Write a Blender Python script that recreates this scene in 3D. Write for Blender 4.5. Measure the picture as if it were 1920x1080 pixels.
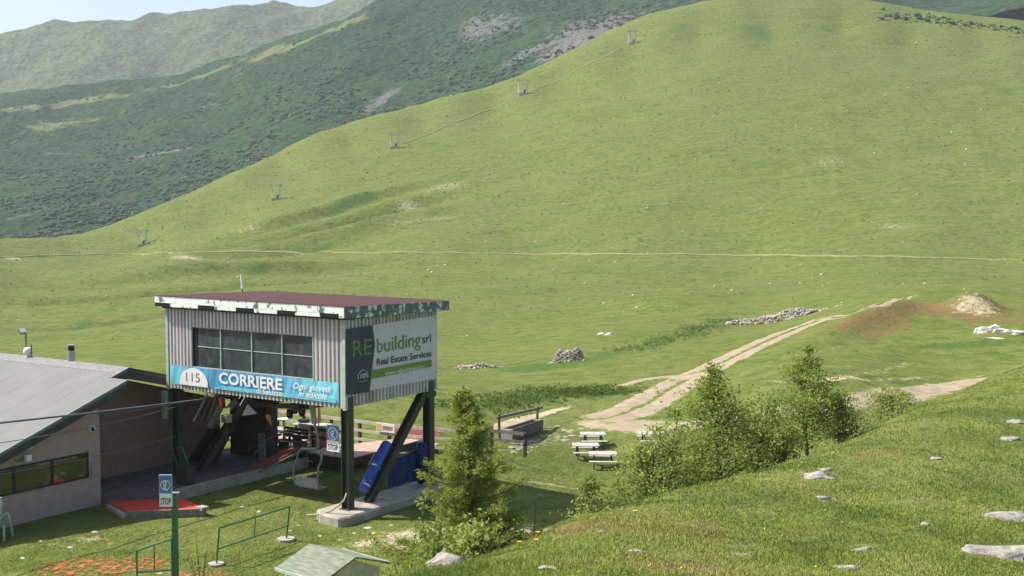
import bpy, bmesh, math, random
import numpy as np
from mathutils import Vector, Matrix

# ------------------------------------------------------------------ camera, sky, sun, exposure
for o in list(bpy.data.objects): bpy.data.objects.remove(o)
scn = bpy.context.scene
COL = scn.collection
R = math.radians
FPX, PITCH, HC = 2200.0, 0.064, 10.73
cd = bpy.data.cameras.new('camera'); cam = bpy.data.objects.new('camera', cd); COL.objects.link(cam)
cd.sensor_width = 36; cd.lens = FPX*36/1920; cd.clip_start = .3; cd.clip_end = 9000
cam.location = (0, 0, HC); cam.rotation_euler = (math.pi/2-PITCH, 0, 0)
scn.camera = cam
SUN = Vector((-0.660, 0.125, 0.742)).normalized()
sun_el = math.asin(SUN.z); sun_az = math.atan2(SUN.x, SUN.y)
w = bpy.data.worlds.new('World'); scn.world = w; w.use_nodes = True
nt = w.node_tree; bg = nt.nodes['Background']
sk = nt.nodes.new('ShaderNodeTexSky'); sk.sky_type = 'NISHITA'; sk.sun_disc = False
sk.sun_elevation = sun_el; sk.sun_rotation = sun_az; sk.altitude = 1500; sk.dust_density = 9.0; sk.air_density = 1.0
nt.links.new(sk.outputs[0], bg.inputs[0]); bg.inputs[1].default_value = 0.125
sl = bpy.data.lights.new('sun', 'SUN'); sl.energy = 4.6; sl.angle = R(.53); sl.color = (1, .94, .84)
so = bpy.data.objects.new('sun', sl); COL.objects.link(so); so.rotation_euler = (-SUN).to_track_quat('-Z', 'Y').to_euler()
so.location = (-60, 10, 80)
scn.view_settings.view_transform = 'Standard'; scn.view_settings.look = 'None'
scn.view_settings.gamma = 1; scn.view_settings.use_curve_mapping = False
scn.view_settings.exposure = 0.9
scn.render.engine = 'CYCLES'
scn.cycles.volume_step_rate = 4; scn.cycles.max_bounces = 6; scn.cycles.transparent_max_bounces = 12
scn.cycles.volume_bounces = 0; scn.cycles.use_denoising = True
HAZE = .00013
rng = np.random.default_rng(7)
random.seed(5)

# ------------------------------------------------------------------ projection helpers
cP, sP = math.cos(PITCH), math.sin(PITCH)
CAM = np.array([0, 0, HC])
def ray(px, py):
    u = (px-960)/FPX; v = (540-py)/FPX
    return np.array([u, cP+v*sP, -sP+v*cP])
def at(px, py, D):
    r = ray(px, py); return CAM + r*(D/r[1])
def tan_el(py):
    v = (540-py)/FPX; return (-sP+v*cP)/(cP+v*sP)
def tan_u(px, py):
    r = ray(px, py); return r[0]/r[1]
YAW = .587
LX = np.array([math.cos(YAW), -math.sin(YAW), 0]); LY = np.array([math.sin(YAW), math.cos(YAW), 0]); LZ = np.array([0, 0, 1.])
C0 = np.array([-5.81, 40.57, 0])
def to_loc(P): d = np.asarray(P)-C0; return np.array([d@LX, d@LY, d[2]])
def to_world(l): return C0 + l[0]*LX + l[1]*LY + l[2]*LZ
def on_plane(px, py, axis, val):          # point where a sight line meets a plane of the station's own axes
    N = (LX, LY, LZ)[axis]; r = ray(px, py)
    t = (C0@N+val-CAM@N)/(r@N); return to_loc(CAM+r*t)

# ------------------------------------------------------------------ noise
PTAB = {}
def perlin(x, y, seed=0):
    if seed not in PTAB:
        r = np.random.default_rng(seed); perm = r.permutation(512); perm = np.concatenate([perm, perm, perm])
        ang = r.random(1536)*2*np.pi; PTAB[seed] = (perm, np.cos(ang), np.sin(ang))
    perm, gx, gy = PTAB[seed]
    xi = np.floor(x).astype(np.int64); yi = np.floor(y).astype(np.int64); xf = x-xi; yf = y-yi
    def g(ix, iy, dx, dy):
        h = perm[(perm[ix & 511]+(iy & 511))]
        return gx[h]*dx+gy[h]*dy
    u = xf*xf*xf*(xf*(xf*6-15)+10); v = yf*yf*yf*(yf*(yf*6-15)+10)
    a = g(xi, yi, xf, yf); b = g(xi+1, yi, xf-1, yf); c = g(xi, yi+1, xf, yf-1); d = g(xi+1, yi+1, xf-1, yf-1)
    return (a*(1-u)+b*u)*(1-v)+(c*(1-u)+d*u)*v
def fbm(x, y, seed, octaves=3):
    s = 0; a = 1
    for k in range(octaves): s = s+a*perlin(x*2**k, y*2**k, seed+k); a *= .5
    return s

# ------------------------------------------------------------------ terrain: smooth surface through surveyed points
class Spline:
    def __init__(s, pts):
        P = np.array(pts, float); s.q = np.stack([P[:, 0]*6, np.log(P[:, 1])*2], 1); n = len(P)
        K = s.phi(s.q, s.q)+np.eye(n)*1e-3; A = np.hstack([np.ones((n, 1)), s.q])
        M = np.block([[K, A], [A.T, np.zeros((3, 3))]])
        s.w = np.linalg.solve(M, np.concatenate([P[:, 2], np.zeros(3)]))
    @staticmethod
    def phi(a, b):
        d2 = ((a[:, None, :]-b[None, :, :])**2).sum(-1); return .5*d2*np.log(d2+1e-12)
    def __call__(s, u, D):
        q = np.stack([np.ravel(u)*6, np.log(np.ravel(D))*2], 1); out = np.empty(len(q))
        for i in range(0, len(q), 40000):
            k = q[i:i+40000]; out[i:i+40000] = s.phi(k, s.q)@s.w[:-3]+s.w[-3]+k@s.w[-2:]
        return out.reshape(np.shape(u))
def P3(px, py, D): return (tan_u(px, py), D, tan_el(py))
def Wz(px, D, z): return ((px-960)/FPX, D, (z-HC)/D)
pts = []
# foreground knoll the camera stands on
for p in [(740,1080,14),(850,1052,15),(1000,1080,13),(1060,988,18),(1060,1080,13),(1200,948,22),(1300,1080,13),(1300,990,17),(1345,905,25),(1500,862,28),
          (1500,1000,17.5),(1700,900,23),(1700,777,34),(1700,1060,14.5),(1890,701,42),(1920,1080,14.5),(1920,900,24),(2150,640,48),(2150,900,26),(2150,1080,15),
          (600,1180,14),(450,1300,13),(200,1400,13),(2600,560,52),(2600,1000,20)]: pts.append(P3(*p))
for px in (-600, 0, 500, 960, 1500, 2000, 2600): pts.append(Wz(px, 5.5, 8.2 if px > 600 else 6.6))
for p in [(850,21,3.6),(850,30,1.5),(850,37,.55),(760,30,1.0),(700,34,.35),(600,22,2.6),(600,28,.5),(450,28,.4),(450,20,2.6),(200,20,2.4),(200,28,.5),(-100,20,2.4),(-100,28,.5),(-600,20,2.4),(-600,30,.4),
          (1000,23,2.6),(1000,31,.7),(1060,25,2.4),(1060,32,.6),(1200,30,1.9),(1200,40,.1),(1345,34,2.0),(1345,46,-.4),(1500,38,2.2),(1500,52,-.7),
          (1700,45,2.5),(1700,60,-.7),(1890,55,3.2),(1890,66,.6),(2150,60,4),(2600,66,5)]: pts.append(Wz(*p))
# the level yard
for px in (-600,-300,0,250,500,700,850):
    for D in (34, 40, 46, 52): pts.append(Wz(px, D, 0))
for p in [(1000,42,0),(1000,46,-.15),(1060,41,0),(1120,44,-.2)]: pts.append(Wz(*p))
# valley floor
for p in [(1120,877,57),(945,825,60),(1150,800,66),(1300,700,88),(1540,600,125),(1700,556,142),(1900,600,115),(1880,662,90),(1600,720,72),(1450,762,66),
          (680,782,62),(900,745,75),(900,700,100),(860,690,108),(1065,665,115),(1450,606,152),(1250,662,108),(1100,640,130),(900,620,165),
          (600,560,220),(300,600,190),(0,640,165),(0,560,240),(900,540,250),(1300,560,200),(1600,540,190),(1900,535,170),
          (400,720,75),(0,740,72),(-500,740,72),(-500,560,240),(2400,520,170),(2400,600,100),(1760,640,100),(1700,690,82)]: pts.append(P3(*p))
# contour path and far slope
for p in [(0,483,360),(300,475,370),(600,474,360),(1000,477,340),(1400,479,320),(1900,488,290),(2500,470,270),(-500,500,340),
          (265,462,425)]: pts.append(P3(*p))
pathline = [(-500,500,340),(0,483,360),(300,475,370),(600,474,360),(1000,477,340),(1400,479,320),(1900,488,290),(2500,470,270)]
ridge = [(-500,500,420),(-200,492,430),(0,470,440),(190,441,480),(300,397,505),(410,345,530),(520,285,555),(620,240,570),(800,192,600),(960,150,630),(1080,90,655),(1200,33,680),(1350,-5,690),(1550,-10,690),(1750,22,660),(1920,42,640),(2200,70,600),(2600,110,560)]
_r = np.array(ridge, float); _x = np.concatenate([np.arange(-500, 2601, 55.)])
ridge = [(x, float(np.interp(x, _r[:, 0], _r[:, 1])), float(np.interp(x, _r[:, 0], _r[:, 2]))) for x in _x]
_p = np.array(pathline, float)
for x in np.arange(140, 2500, 130.):
    yr, dr, yp, dp_ = (float(np.interp(x, _r[:, 0], _r[:, 1])), float(np.interp(x, _r[:, 0], _r[:, 2])), float(np.interp(x, _p[:, 0], _p[:, 1])), float(np.interp(x, _p[:, 0], _p[:, 2])))
    for t in ((.3, .55, .8) if x > 500 else (.5,)):
        D = dp_+(dr-dp_)*t; zp, zr_ = dp_*tan_el(yp), dr*tan_el(yr); z = zp+(zr_-zp)*t**1.12; pts.append(((x-960)/FPX, D, z/D))
for (a, b, D) in ridge:
    pts.append(P3(a, b, D)); u, _, e = P3(a, b, D)
    pts.append((u, D*1.13, e-.07)); pts.append((u, D*1.35, e-.2))
TERR = Spline(pts)
bumps = []       # (x, y, radius_x, radius_y, angle, height): banks and gullies added on top
def ground(x, y, detail=True):
    x = np.asarray(x, float); y = np.asarray(y, float)
    D = np.maximum(y, 1.0); z = HC+D*TERR(x/D, D)
    for (bx, by, rx, ry, an, h) in bumps:
        dx, dy = x-bx, y-by; c, s = math.cos(an), math.sin(an)
        a = (dx*c+dy*s)/rx; b = (-dx*s+dy*c)/ry; z = z+h*np.exp(-(a*a+b*b))
    if detail:
        far = np.clip((D-60)/200, 0, 1); yard = np.clip(1-np.abs(D-42)/14, 0, 1)*np.clip((4-x)/4, 0, 1)
        amp = 1-.8*yard
        z = z+amp*(.09*fbm(x/2.6, y/2.6, 3)+.03*perlin(x/.7, y/.7, 9)*(1-far))+far*(1.1*fbm(x/34, y/30, 21, 3)+.25*perlin(x/7, y/7, 31))
    return z
def g1(x, y): return float(ground(np.array([x]), np.array([y]))[0])
def hit(px, py, dmin=9, dmax=760):
    D = np.exp(np.linspace(math.log(dmin), math.log(dmax), 420)); r = ray(px, py); t = D/r[1]
    d = HC+r[2]*t-ground(r[0]*t, D); k = np.argmax(d < 0)
    if d[k] >= 0: k = len(D)-1
    if k == 0: k = 1
    f = d[k-1]/(d[k-1]-d[k]+1e-12); Dh = D[k-1]+f*(D[k]-D[k-1])
    x = r[0]*Dh/r[1]; return np.array([x, Dh, g1(x, Dh)])

# ------------------------------------------------------------------ materials
MATS = {}
def mat(name, col, rough=.7, metal=0., col2=None, scale=6., amt=.5, bump=0., bscale=None, stretch=None, spec=.3, thr=(.35, .65), detail=5):
    if name in MATS: return MATS[name]
    m = bpy.data.materials.new(name); m.use_nodes = True; n = m.node_tree.nodes; l = m.node_tree.links; b = n['Principled BSDF']
    b.inputs['Roughness'].default_value = rough; b.inputs['Metallic'].default_value = metal; b.inputs['Specular IOR Level'].default_value = spec
    b.inputs['Base Color'].default_value = (*col, 1)
    tc = n.new('ShaderNodeTexCoord'); mp = n.new('ShaderNodeMapping'); l.new(tc.outputs['Object'], mp.inputs[0])
    if stretch: mp.inputs['Scale'].default_value = stretch
    if col2 is None: col2 = tuple(c*.72 for c in col)
    nz = n.new('ShaderNodeTexNoise'); nz.inputs['Scale'].default_value = scale; nz.inputs['Detail'].default_value = detail; l.new(mp.outputs[0], nz.inputs[0])
    mr = n.new('ShaderNodeMapRange'); mr.inputs[1].default_value = thr[0]; mr.inputs[2].default_value = thr[1]; mr.inputs[4].default_value = amt*2 if amt < .5 else 1
    l.new(nz.outputs[0], mr.inputs[0])
    mx = n.new('ShaderNodeMix'); mx.data_type = 'RGBA'; mx.inputs[6].default_value = (*col, 1); mx.inputs[7].default_value = (*col2, 1)
    l.new(mr.outputs[0], mx.inputs[0]); l.new(mx.outputs[2], b.inputs['Base Color'])
    if bump:
        n2 = n.new('ShaderNodeTexNoise'); n2.inputs['Scale'].default_value = bscale or scale*4; n2.inputs['Detail'].default_value = 4; l.new(mp.outputs[0], n2.inputs[0])
        bp = n.new('ShaderNodeBump'); bp.inputs['Strength'].default_value = bump; bp.inputs['Distance'].default_value = .02
        l.new(n2.outputs[0], bp.inputs['Height']); l.new(bp.outputs[0], b.inputs['Normal'])
    MATS[name] = m; return m
class NT:      # small helper for hand-wired materials
    def __init__(s, name):
        s.m = bpy.data.materials.new(name); s.m.use_nodes = True; s.n = s.m.node_tree.nodes; s.l = s.m.node_tree.links; s.b = s.n['Principled BSDF']
        s.tc = s.n.new('ShaderNodeTexCoord')
    def noise(s, scale, detail=4, stretch=None, rough=.55, dist=0.):
        t = s.n.new('ShaderNodeTexNoise'); t.inputs['Scale'].default_value = scale; t.inputs['Detail'].default_value = detail; t.inputs['Roughness'].default_value = rough
        t.inputs['Distortion'].default_value = dist
        mp = s.n.new('ShaderNodeMapping'); s.l.new(s.tc.outputs['Object'], mp.inputs[0])
        if stretch: mp.inputs['Scale'].default_value = stretch[:3]; mp.inputs['Rotation'].default_value = (0, 0, stretch[3] if len(stretch) > 3 else 0)
        s.l.new(mp.outputs[0], t.inputs[0]); return t.outputs[0]
    def rng(s, a, lo, hi, o0=0., o1=1.):
        t = s.n.new('ShaderNodeMapRange'); s.l.new(a, t.inputs[0])
        for i, v in enumerate((lo, hi, o0, o1)): t.inputs[i+1].default_value = v
        return t.outputs[0]
    def math(s, op, a, b):
        t = s.n.new('ShaderNodeMath'); t.operation = op; t.use_clamp = False
        for i, v in enumerate((a, b)):
            if isinstance(v, (int, float)): t.inputs[i].default_value = v
            else: s.l.new(v, t.inputs[i])
        return t.outputs[0]
    def mix(s, f, a, b, mode='MIX'):
        t = s.n.new('ShaderNodeMix'); t.data_type = 'RGBA'; t.blend_type = mode
        for i, v in ((0, f), (6, a), (7, b)):
            if isinstance(v, tuple): t.inputs[i].default_value = (*v, 1)
            elif isinstance(v, (int, float)): t.inputs[i].default_value = v
            else: s.l.new(v, t.inputs[i])
        return t.outputs[2]
    def attr(s, name):
        t = s.n.new('ShaderNodeAttribute'); t.attribute_name = name; return t
    def bump(s, h, strength, dist):
        t = s.n.new('ShaderNodeBump'); t.inputs['Strength'].default_value = strength; t.inputs['Distance'].default_value = dist
        s.l.new(h, t.inputs['Height']); s.l.new(t.outputs[0], s.b.inputs['Normal'])

def grass_ground():
    t = NT('meadow'); big = t.noise(.018, 4, dist=.6); mid = t.noise(.11, 5, (1, .55, 1, .5)); sm = t.noise(1.1, 5); fine = t.noise(6.5, 4)
    c = t.mix(t.rng(mid, .35, .66), (0.091, 0.132, 0.021), (0.139, 0.160, 0.037))
    c = t.mix(t.rng(big, .40, .60), c, (0.133, 0.147, 0.041), 'MIX'); 
    c = t.mix(t.rng(sm, .3, .72, 0, .55), c, (0.071, 0.110, 0.017))
    c = t.mix(t.rng(fine, .5, .72, 0, .5), c, (0.168, 0.186, 0.046))
    c = t.mix(t.rng(fine, .28, .46, .5, 0), c, (0.050, 0.079, 0.013))
    gr = t.noise(.55, 6, rough=.75); c = t.mix(t.rng(gr, .50, .62, 0, .6), c, (0.168, 0.186, 0.050)); c = t.mix(t.rng(gr, .38, .50, .7, 0), c, (0.052, 0.091, 0.013))
    st = t.noise(.35, 3, (.16, 1, 1, .2)); c = t.mix(t.rng(st, .48, .66, 0, .55), c, (0.147, 0.163, 0.050))
    a = t.attr('mask'); sp = t.n.new('ShaderNodeSeparateColor'); t.l.new(a.outputs['Color'], sp.inputs[0])
    nn = t.noise(1.4, 10, rough=.72); f2 = t.noise(3.3, 5)
    def m(ch, lo): return t.rng(t.math('ADD', sp.outputs[ch], t.rng(nn, .3, .7, -.5, .5)), lo, lo+.34, 0, .85)
    c = t.mix(m(2, .5), c, t.mix(f2, (.035, .085, .014), (.075, .13, .03)))
    c = t.mix(m(0, .5), c, t.mix(f2, (.20, .115, .048), (.13, .10, .04)))
    c = t.mix(m(1, .5), c, t.mix(f2, (.55, .46, .32), (.30, .27, .15)))
    t.l.new(c, t.b.inputs['Base Color']); t.b.inputs['Roughness'].default_value = .95; t.b.inputs['Specular IOR Level'].default_value = .1
    hh = t.math('ADD', t.math('ADD', sm, t.math('MULTIPLY', gr, 2.2)), t.math('MULTIPLY', fine, .35)); t.bump(hh, .6, .25)
    return t.m
def gravel_mat(name, c1, c2):
    t = NT(name); c = t.mix(t.rng(t.noise(1.2, 5), .35, .65), c1, c2); c = t.mix(t.rng(t.noise(14, 3), .3, .7, 0, .5), c, tuple(k*.62 for k in c2)); c = t.mix(t.rng(t.noise(.5, 6, rough=.7), .5, .68, 0, .6), c, tuple(k*.75 for k in c2))
    a = t.attr('mask'); sp = t.n.new('ShaderNodeSeparateColor'); t.l.new(a.outputs['Color'], sp.inputs[0])
    f = t.rng(t.math('ADD', sp.outputs[0], t.rng(t.noise(1.7, 8, rough=.75), .3, .7, -.5, .5)), .22, .42)
    c = t.mix(f, t.mix(t.noise(2.5, 5), (.085, .125, .022), (.15, .17, .045)), c)
    t.l.new(c, t.b.inputs['Base Color']); t.b.inputs['Roughness'].default_value = .95; t.b.inputs['Specular IOR Level'].default_value = .1; t.bump(t.noise(9, 4), .5, .06); return t.m

# ------------------------------------------------------------------ object helpers
def link(o, parent=None):
    COL.objects.link(o)
    if parent: o.parent = parent
    return o
def tag(o, label=None, cat=None, group=None, kind=None):
    if label: o['label'] = label
    if cat: o['category'] = cat
    if group: o['group'] = group
    if kind: o['kind'] = kind
    return o
def np_mesh(name, V, Fc, m, parent=None, smooth=False, colors=None, loc=None):
    V = np.asarray(V, np.float32); Fc = np.asarray(Fc, np.int32)
    if loc is not None: V = V-np.asarray(loc, np.float32)
    me = bpy.data.meshes.new(name); k = Fc.shape[1]
    me.vertices.add(len(V)); me.vertices.foreach_set('co', V.ravel())
    me.loops.add(Fc.size); me.loops.foreach_set('vertex_index', Fc.ravel())
    me.polygons.add(len(Fc)); me.polygons.foreach_set('loop_start', np.arange(0, Fc.size, k, dtype=np.int32))
    me.polygons.foreach_set('use_smooth', np.full(len(Fc), smooth))
    me.update(calc_edges=True)
    if colors is not None:
        at_ = me.attributes.new('mask', 'FLOAT_COLOR', 'POINT'); at_.data.foreach_set('color', np.asarray(colors, np.float32).ravel())
    me.materials.append(m); o = bpy.data.objects.new(name, me)
    if loc is not None: o.location = [float(q) for q in loc]
    return link(o, parent)
def grid_faces(nu, nv):
    i = np.arange(nu*nv).reshape(nu, nv)
    return np.stack([i[:-1, :-1], i[1:, :-1], i[1:, 1:], i[:-1, 1:]], -1).reshape(-1, 4)

# ------------------------------------------------------------------ ground sheet
def poly_dist(x, y, P):
    d = np.full(x.shape, 1e9)
    for (a, b) in zip(P[:-1], P[1:]):
        ax, ay = a[0], a[1]; vx, vy = b[0]-ax, b[1]-ay; L = vx*vx+vy*vy+1e-9
        t = np.clip(((x-ax)*vx+(y-ay)*vy)/L, 0, 1); d = np.minimum(d, np.hypot(x-ax-t*vx, y-ay-t*vy))
    return d
def H(*ps, dmin=9): return [hit(a, b, dmin) for a, b in ps]
# gullies on the far slope and the earth bank by the bend
for (a, b, rx, ry, an, h) in [(640,390,36,4.5,.62,-2.9),(690,375,42,5,.55,2.6),(590,430,42,5,.6,-2.6),(640,440,40,5,.6,2.6),(740,395,44,5,.5,-2.4),(560,470,30,4,.5,-2.0),(410,540,44,5,.75,-2.8),(330,515,44,5,.7,2.2),(480,505,40,5,.7,1.8),(240,600,30,4,.8,-1.6)]:
    q = hit(a, b, 150); bumps.append((q[0], q[1], rx, ry, an, h))
q = hit(1828, 585, 80); bumps.append((q[0], q[1]+1, 3.2, 2.8, .9, 2.1))
_b0, _b1 = hit(1500, 640, 60), hit(1700, 570, 60); _ba = math.atan2(_b1[1]-_b0[1], _b1[0]-_b0[0])
q = hit(1660, 590, 60); bumps.append((q[0], q[1], 13, 2.6, _ba, 1.2)); q = hit(1580, 622, 60); bumps.append((q[0], q[1], 14, 2.2, _ba, .7))
q = hit(1900, 640, 60); bumps.append((q[0]+2, q[1]+3, 7, 4, .2, 1.1))
na, nr = 640, 860
U = np.linspace(-.72, .72, na); DD = np.exp(np.linspace(math.log(4.5), math.log(905), nr))
GU, GD = np.meshgrid(U, DD, indexing='ij'); GX = GU*GD; GY = GD; GZ = ground(GX, GY)
mask = np.zeros((na, nr, 4)); mask[..., 3] = 1
def blob(ch, px, py, rx, ry, v, an=0., dmin=9):
    q = hit(px, py, dmin); dx, dy = GX-q[0], GY-q[1]; c, s = math.cos(an), math.sin(an)
    k = np.hypot(dx, dy) < 2.6*max(rx, ry); dx, dy = dx[k], dy[k]
    a = (dx*c+dy*s)/rx; b = (-dx*s+dy*c)/ry; mask[..., ch][k] += v*np.exp(-(a*a+b*b))
def line(ch, ps, wd, v, dmin=9):
    d = poly_dist(GX, GY, H(*ps, dmin=dmin)); mask[..., ch] += v*np.exp(-(d/wd)**2)
# red-brown turf
line(0, [(1490,628),(1580,610),(1660,585),(1720,570),(1760,590)], 2.4, .95, 60)
line(0, [(1560,655),(1640,632),(1700,605)], .9, .6, 60)
for b in [(1800,585,4,3,.7),(1880,575,6,4,.62),(1900,600,5,3,.8),(1850,602,3,2,.7),(1400,655,9,3,.45),(1130,650,8,5,.35),(1010,660,8,5,.4),(1830,650,4,2,.5)]: blob(0, *b, dmin=60)
for b in [(1150,975,3.4,1.2,.58),(1060,985,2.2,.9,.62),(1400,1060,2,.8,.5),(1430,915,2.4,.8,.55),(1640,850,1.6,.7,.7),(1080,1060,1.8,.6,.5),(1330,1070,1.6,.5,.6),(1600,990,2,.6,.4)]: blob(0, *b)
# bare ground
for b in [(1828,575,3.0,3.0,.9,.9),(1690,560,7,1.0,.7,.7)]: blob(1, *b, dmin=60)
for b in [(350,483,9,4,.8),(355,456,9,6,.45),(465,428,7,5,.6),(766,388,6,5,.75),(850,352,10,12,.45),(480,470,5,3,.6),(20,485,6,4,.8),(130,528,8,6,.4)]: blob(1, *b, dmin=150)
line(1, [(1420,715),(1500,718),(1620,712),(1720,708),(1840,705)], .5, .62, 50); line(1, [(1580,650),(1500,665),(1440,680)], .6, .5, 50); line(1, [(1700,680),(1640,700),(1560,712)], .6, .55, 50)
for b in [(1000,930,1.6,.8,.5),(760,1000,2.0,1.0,.62),(860,1005,2.4,1.2,.66),(960,1000,2.0,1.2,.72),(720,1020,1.5,.8,.6),(940,985,1.4,1,.7),(480,955,1.2,.8,.4),(150,1015,2.4,1.0,.5),(1010,905,2.5,.5,.5),(1100,918,2.2,.4,.62),(760,935,1.5,1,.5)]: blob(1, *b, dmin=24)
line(1, [(940,850),(1000,832),(1060,812),(1100,800)], .9, .5, 40); line(1, [(690,858),(720,872),(800,862)], .7, .55, 40)
# lush dark vegetation
line(2, [(850,770),(960,752),(1060,735),(1130,738)], 1.7, .72, 50); line(2, [(1000,690),(1110,672),(1200,650),(1300,620),(1370,600)], 3.0, .72, 60)
line(2, [(1000,775),(1090,755),(1180,735)], 1.0, .6, 50); blob(2, 1000, 690, 9, 6, .5, 0, 60)
for ps in [[(490,470),(560,425),(640,385),(690,362)],[(600,470),(680,420),(760,385)],[(380,560),(480,510),(600,470)],[(60,640),(200,580),(330,520)]]: line(2, ps, 2.6, .62, 150)
for b in [(680,370,14,10,.55),(1425,62,12,14,.75),(1850,645,5,2.2,.85),(1760,650,4,1.5,.55)]: blob(2, *b, dmin=60)
for k in range(110):
    b = (rng.uniform(0, 1900), rng.uniform(40, 620)); qq = hit(*b, 130)
    if qq[1] < 700: s_ = qq[1]/330; blob(int(rng.choice([1, 2, 2])), b[0], b[1], rng.uniform(5, 26)*s_, rng.uniform(2, 7)*s_, rng.uniform(.18, .44), rng.uniform(.1, .6), 130)
ground_o = np_mesh('ground', np.stack([GX, GY, GZ], -1).reshape(-1, 3), grid_faces(na, nr), grass_ground(), smooth=True, colors=np.clip(mask, 0, 1).reshape(-1, 4))
tag(ground_o, 'green alpine meadow rising from the yard to the far slope', kind='structure')

# ------------------------------------------------------------------ tracks and paths, draped sheets
def resample(P, step):
    P = np.array(P); d = np.concatenate([[0], np.cumsum(np.linalg.norm(np.diff(P[:, :2], axis=0), axis=1))])
    t = np.arange(0, d[-1], step); 
    X = np.interp(t, d, P[:, 0]); Y = np.interp(t, d, P[:, 1])
    k = np.ones(7)/7; 
    if len(X) > 12:
        X[3:-3] = np.convolve(X, k, 'valid'); Y[3:-3] = np.convolve(Y, k, 'valid')
    return X, Y
def ribbon(ps, width, step, off, side=0., dmin=40, rag=.25, seed=1, world=False):
    X, Y = resample(ps if world else H(*ps, dmin=dmin), step); n = len(X)
    tx, ty = np.gradient(X), np.gradient(Y); L = np.hypot(tx, ty)+1e-9; nx, ny = -ty/L, tx/L
    wv = np.interp(np.linspace(0, 1, n), np.linspace(0, 1, len(np.atleast_1d(width))), np.atleast_1d(width))
    m = 7; out = []
    for j in range(m):
        f = j/(m-1)-.5; r_ = 1+rag*2*perlin(np.arange(n)*.31+.1, np.full(n, j*3.3+seed), seed) if j in (0, m-1) else 1
        px_, py_ = X+nx*(side+f*wv*r_), Y+ny*(side+f*wv*r_); out.append(np.stack([px_, py_, ground(px_, py_)+off*(1 if 0 < j < m-1 else .1)], -1))
    k = np.array([0, .5, .95, 1, .95, .5, 0]); k = np.tile(k, (n, 1))*np.clip(np.minimum(np.arange(n), n-1-np.arange(n))/4+.1, 0, 1)[:, None]; return np.stack(out, 1).reshape(-1, 3), grid_faces(n, m), np.stack([k, k, k, k*0+1], -1).reshape(-1, 4)
def path_obj(name, parts, m, label):
    V, Fs, k, cl = [], [], 0, []
    for v, f, q in parts: V.append(v); Fs.append(f+k); k += len(v); cl.append(q)
    return tag(np_mesh(name, np.concatenate(V), np.concatenate(Fs), m, smooth=True, colors=np.concatenate(cl)), label, kind='structure')
GRAV = gravel_mat('pale_gravel', (.40, .335, .235), (.29, .24, .16)); DIRT = gravel_mat('trodden_dirt', (.36, .33, .20), (.27, .25, .13))
mt = [(1110,790),(1170,778),(1215,757),(1262,727),(1300,706),(1345,684),(1420,648),(1540,597),(1640,574),(1695,558)]
gravel = [ribbon(mt, (1.9, 1.6, 1.2, .6), .4, .05, .95, rag=.15, seed=3), ribbon(mt, (2.0, 1.6, 1.2, .5), .4, .05, -.95, rag=.15, seed=5),
          ribbon([(1085,790),(1130,797),(1190,800),(1260,798)], (1.5, 3.2, 3.6, 3), .4, .055, 0, seed=7),
          ribbon([(1255,715),(1285,712),(1320,698)], (2.0, 3.2, 2.4), .4, .06, 0, seed=8),
          ribbon([(1290,707),(1240,707),(1185,718),(1140,733)], (2.0, 1.3, .9), .4, .05, 0, seed=9),
          ribbon([(1240,800),(1330,795),(1420,782),(1500,768),(1600,758),(1700,740),(1790,722),(1885,702)], (3.0, 2.6, 2.4, 3.6, 2.8, 1.4), .4, .05, 0, dmin=62, rag=.12, seed=11)]
path_obj('gravel_track', gravel, GRAV, 'pale gravel vehicle track forking across the valley floor')
path_obj('dirt_path', [ribbon([(1075,762),(1030,773),(980,785),(935,800),(900,812)], (.8, 1.1, .9), .4, .04, 0, seed=13)], gravel_mat('worn_path', (.5, .43, .30), (.38, .34, .2)), 'narrow worn path running behind the timber trough')
cp0 = [(0,483),(100,479),(300,475),(450,473),(600,474),(800,475),(1000,477),(1200,478),(1400,479),(1600,482),(1800,486),(1930,489)]
_c = np.array(cp0, float); cp = []
for x in np.arange(0, 1931, 32.):
    y = float(np.interp(x, _c[:, 0], _c[:, 1])); d = np.linspace(200, 460, 300); r_ = ray(x, y); k = int(np.argmax(HC+r_[2]*d/r_[1]-ground(r_[0]*d/r_[1], d) < 0)); cp.append((r_[0]*d[k]/r_[1], d[k]))
path_obj('contour_path', [ribbon(cp, (1.0, 1.2, 1.2), 2., .22, 0, 150, .35, 15, True)], gravel_mat('path_dust', (.30, .29, .15), (.23, .23, .10)), 'long thin footpath crossing the whole far slope level')
path_obj('lift_line_trail', [ribbon([(x, float(np.interp(x, (755, 980, 1185), (270, 180, 82)))) for x in np.arange(755, 1180, 18.)], (1.1, 1.5), 3., .25, 0, 200, .3, 17)], gravel_mat('trail_dust', (.24, .23, .10), (.18, .18, .075)), 'faint trail climbing under the line of drag lift pylons')

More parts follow.
